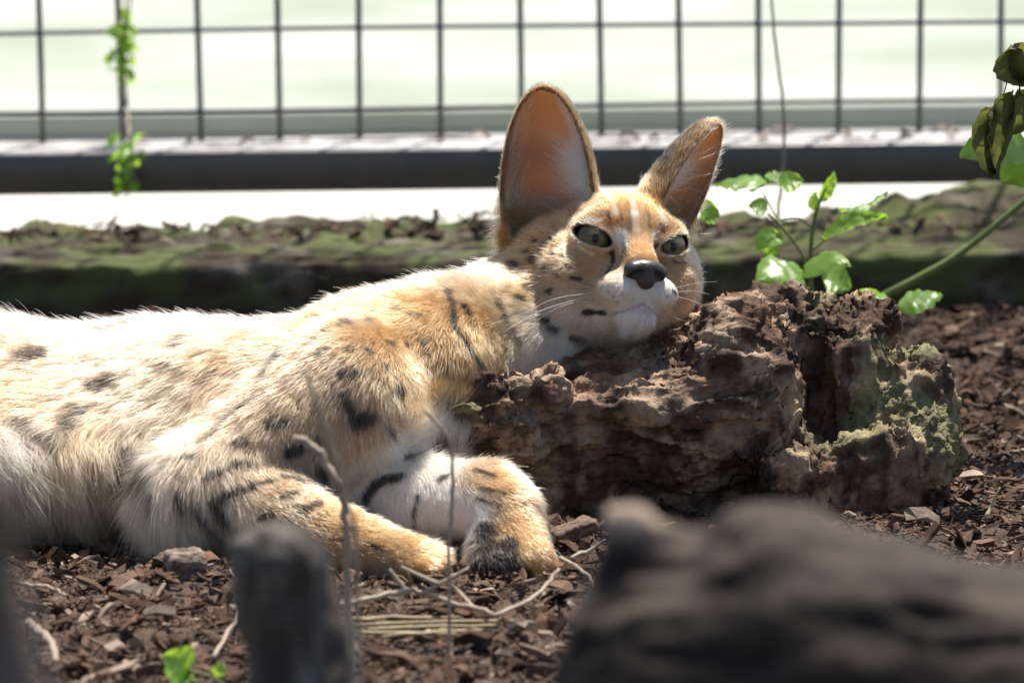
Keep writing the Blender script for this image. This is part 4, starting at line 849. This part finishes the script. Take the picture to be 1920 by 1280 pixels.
# ------------------------------------------------------------------ leaves
M['leaf'] = mat('green_leaf', (0.19, 0.33, 0.05), rough=0.38, spec=0.7, var=[(90, 4, (0.75, 0.8, 0.7), (1, 1, 1), 'MULTIPLY', 0.7)], transl=0.45, tcol=(0.48, 0.78, 0.06), bump=[(260, 0.3, 0.001)])
M['stem'] = mat('green_stem', (0.16, 0.20, 0.06), rough=0.5, transl=0.15)
M['dry_leaf'] = mat('withered_leaf', (0.10, 0.095, 0.04), rough=0.7, var=[(120, 4, (0.5, 0.55, 0.4), (1, 1, 1), 'MULTIPLY', 0.8)], transl=0.3, tcol=(0.22, 0.24, 0.06), bump=[(300, 0.6, 0.0015)])
def leaf(base, tip, width, nrm_, curl=0.1, cup=0.15, lobes=5, seed=0, heart=0.7, wr=0.02):
    base, tip, nrm_ = (np.asarray(q, float) for q in (base, tip, nrm_)); ax = tip - base; L_ = np.linalg.norm(ax); ax = ax / L_
    sd_ = np.cross(nrm_, ax); sd_ /= np.linalg.norm(sd_); up = np.cross(ax, sd_)
    nu, nv = 17, 9; v = []; r_ = np.random.default_rng(seed)
    for i in range(nu):
        u = i / (nu - 1); hw_ = width * (math.sin(math.pi * min(1, u ** heart)) ** 0.75 + 1e-3) * (1 - 0.10 * (0.5 + 0.5 * math.cos(u * lobes * 2 * math.pi)))
        for j in range(nv):
            s = j / (nv - 1) * 2 - 1
            p = base + ax * L_ * (u + 0.05 * abs(s) * (1 if lobes else 0)) + sd_ * hw_ * s + up * (L_ * (curl * 4 * u * (u - 1) * -1 - curl * u * u * 2) + cup * width * s * s + 0.04 * width * math.sin(u * 25) * abs(s) + wr * L_ * r_.normal() * (abs(s) > .2))
            v.append(p)
    f = [(i * nv + j, (i + 1) * nv + j, (i + 1) * nv + j + 1, i * nv + j + 1) for i in range(nu - 1) for j in range(nv - 1)]
    return np.array(v), f
def plant(name, label, stems, leaves, lm='leaf', sm='stem', cat_='plant', base=None):
    q0 = np.array(stems[0][0][0][1:]) if stems[0][0][0][0] == 'w' else P(*stems[0][0][0]) if base is None else np.asarray(base, float); o = empty(name, q0); tag(o, label, cat_)
    for i, (pts_, r_) in enumerate(stems):
        q = spline([np.array(z_[1:]) if z_[0] == 'w' else P(*z_) for z_ in pts_], 22); v, f = tube(q, np.linspace(r_, r_ * 0.65, 22), 7); under(make('stem', np.array(v), f, M[sm]), o)
    for i, (b, t, wpx, n_, cu, cp) in enumerate(leaves):
        v, f = leaf(P(*b), P(*t), wpx * 1.55 / 2300.0, n_, cu, cp, 5, i, wr=0.02 if lm == 'leaf' else 0.03); under(make('leaf', v, f, M[lm]), o)
    return o
A = 0.62
plant('seedling', 'bright green young plant with toothed leaves growing behind the log', [([(1530, 640, A), (1520, 520, A), (1525, 420, A), (1548, 345, A)], .0022), ([(1520, 520, A), (1500, 470, A), (1465, 425, A), (1440, 400, A)], .0013), ([(1522, 470, A), (1560, 440, A)], .0012), ([(1465, 425, A), (1430, 360, A + .03)], .0010), ([(1518, 540, A), (1490, 520, A - .03)], .0011), ([(1525, 430, A), (1500, 410, A), (1460, 412, A)], .0009)],
      [((1540, 450, A), (1652, 398, A - .02), 16, (0.1, -0.5, 0.8), .06, .3), ((1570, 395, A), (1660, 378, A + .03), 9, (0, -.3, 1), -.08, .2), ((1535, 380, A), (1565, 325, A), 10, (.6, -.8, .2), .05, .3), ((1525, 395, A), (1530, 360, A), 8, (-.6, -.8, .2), .05, .3),
       ((1500, 500, A - .03), (1432, 510, A - .06), 34, (-.1, -.7, .8), .08, -.2), ((1505, 500, A - .03), (1578, 482, A - .06), 26, (.1, -.7, .8), .08, -.2), ((1540, 520, A), (1595, 535, A), 26, (.2, -.7, .7), .1, .2),
       ((1440, 345, A + .04), (1345, 336, A + .06), 26, (0, -.30, 1), .05, -.1), ((1440, 340, A + .04), (1500, 326, A + .06), 24, (0, -.30, 1), .05, -.1), ((1460, 350, A), (1505, 338, A), 18, (.1, -.6, .7), .05, .2), ((1440, 395, A), (1405, 385, A), 15, (-.1, -.6, .7), .05, .2),
       ((1465, 440, A), (1420, 465, A - .01), 18, (-.3, -.7, .5), .1, .3), ((1455, 455, A), (1440, 485, A), 12, (-.3, -.8, .3), .1, .3), ((1350, 395, A), (1316, 412, A), 20, (-.2, -.7, .6), .1, .3)])
plant('seedling', 'single flat pale leaf on a thin upright stalk beside the log top', [([(1672, 690, .55), (1676, 620, .55), (1682, 578, .55)], .0011)], [((1680, 574, .55), (1760, 545, .55), 26, (0, -.40, 1), .03, -.2), ((1684, 574, .55), (1612, 552, .55), 26, (0, -.42, 1), .03, -.2), ((1640, 575, .56), (1612, 545, .56), 16, (-.4, -.6, .6), .05, .2)])
plant('green_stalk', 'smooth green stalk slanting up from behind the log', [([(1490, 745, .7), (1560, 640, .7), (1640, 566, .7), (1720, 522, .7), (1810, 468, .7), (1960, 345, .7)], .0042)], [])
plant('broad_leaf_spray', 'bright green toothed leaves behind the withered hanging leaves', [([('w', 0.55, 0.50, -0.01), ('w', 0.52, 0.48, 0.18), (2010, 235, .45), (1960, 262, .45), (1925, 285, .45)], .0012)], [((1935, 280, .45), (1806, 285, .44), 40, (0, -.55, .8), .06, .15), ((1945, 300, .45), (1880, 338, .44), 30, (.1, -.7, .6), .06, .15), ((1930, 265, .46), (2010, 300, .46), 36, (.2, -.6, .7), .06, .15)])
plant('withered_vine', 'withered curled dark green leaves hanging from a thin brown vine', [([('w', 0.56, 0.46, -0.01), ('w', 0.55, 0.42, 0.20), ('w', 0.50, 0.34, 0.345), (1990, 60, .30), (1940, 118, .30), (1890, 124, .30), (1868, 112, .30)], .0010), ([(1905, 126, .30), (1912, 165, .30), (1905, 185, .30)], .0008), ([(1895, 125, .3), (1888, 155, .3), (1880, 185, .3)], .0006)],
      [((1895, 82, .30), (1925, 160, .30), 24, (-.3, -.9, .1), .25, .9), ((1925, 150, .31), (1882, 80, .30), 20, (.4, -.9, .2), -.2, .8), ((1900, 168, .30), (1862, 330, .29), 17, (-.3, -.9, .0), .10, 1.3), ((1908, 166, .31), (1893, 252, .30), 26, (.5, -.8, .1), .25, .8), ((1868, 200, .29), (1850, 325, .29), 13, (-.7, -.7, .0), .12, 1.2), ((1868, 215, .30), (1828, 238, .29), 10, (-.2, -.8, .4), .2, .8)], lm='dry_leaf', sm='dry_leaf', cat_='vine')
# vine hanging on the fence wire
VY = FY - 0.012; o = empty('climbing_vine', P(240, 350, VY)); tag(o, 'thin climbing vine with small green leaves hanging on the fence wire', 'vine')
for pts_ in ([(212, -60), (222, 60), (238, 180), (243, 270), (252, 345)], [(236, -60), (235, 80), (232, 200), (246, 300), (240, 340)], [(250, -40), (240, 40), (226, 120), (236, 200)]):
    q = spline([P(x, y, VY + 0.004 * math.sin(y) - 0.085 * smooth(y, 190, 250)) for x, y in pts_], 24); v, f = tube(q, 0.0011, 6); under(make('stem', np.array(v), f, M['twig']), o)
lr = np.random.default_rng(12)
for y0_, y1_, nn_ in ((15, 70, 12), (70, 140, 16), (235, 290, 11), (310, 355, 9)):
    for _ in range(nn_):
        x, y = 226 + (y0_ > 200) * 16 + lr.normal(0, 10), lr.uniform(y0_, y1_); a_ = lr.uniform(0, 6.28); L_ = lr.uniform(22, 44)
        vy = VY - 0.085 * float(smooth(y, 190, 250)); v, f = leaf(P(x, y, vy + lr.normal(0, .008)), P(x + L_ * math.cos(a_) * .6, y + L_ * (0.5 + 0.5 * math.sin(a_)), vy + lr.normal(0, .012)), lr.uniform(6, 12) / 1950, (lr.normal(0, .5), -1, lr.uniform(0, 1)), .1, .3, 3, int(lr.integers(999))); under(make('leaf', v, f, M['leaf']), o)
o = plant('sprout', 'tiny bright green sprout on the mulch left of the grey stake', [([(440, 1300, -.36), (395, 1268, -.36), (350, 1255, -.36)], .0012)], [((352, 1262, -.36), (312, 1228, -.37), 22, (0, -.8, .6), .1, .2), ((345, 1262, -.36), (330, 1285, -.37), 18, (0, -.8, .6), .1, .2), ((405, 1268, -.36), (415, 1242, -.36), 7, (.2, -.9, .4), .1, .2)])

# leaf litter lying on the fence rail
lt = np.random.default_rng(44)
for k_ in range(26):
    x = lt.choice([lt.uniform(-.45, .45), lt.uniform(.2, .45)]); c0 = np.array([x, lt.uniform(1.335, 1.41), 0.1215]); a_ = lt.uniform(0, 6.28); L_ = lt.uniform(.008, .022)
    v, f = leaf(c0, c0 + np.array([math.cos(a_), .5 * math.sin(a_), lt.uniform(0, .25)]) * L_, L_ * .3, (lt.normal(0, .4), lt.normal(0, .3), 1), .2, .6, 3, k_)
    tag(make('fallen_leaf', v, f, M['pale_leaf'] if 'pale_leaf' in M else M.setdefault('pale_leaf', mat('pale_dead_leaf', (0.34, 0.27, 0.22), rough=0.7, transl=0.2))), 'small pale dead leaf lying on top of the fence rail', 'leaf', 'dead leaves on the fence rail')
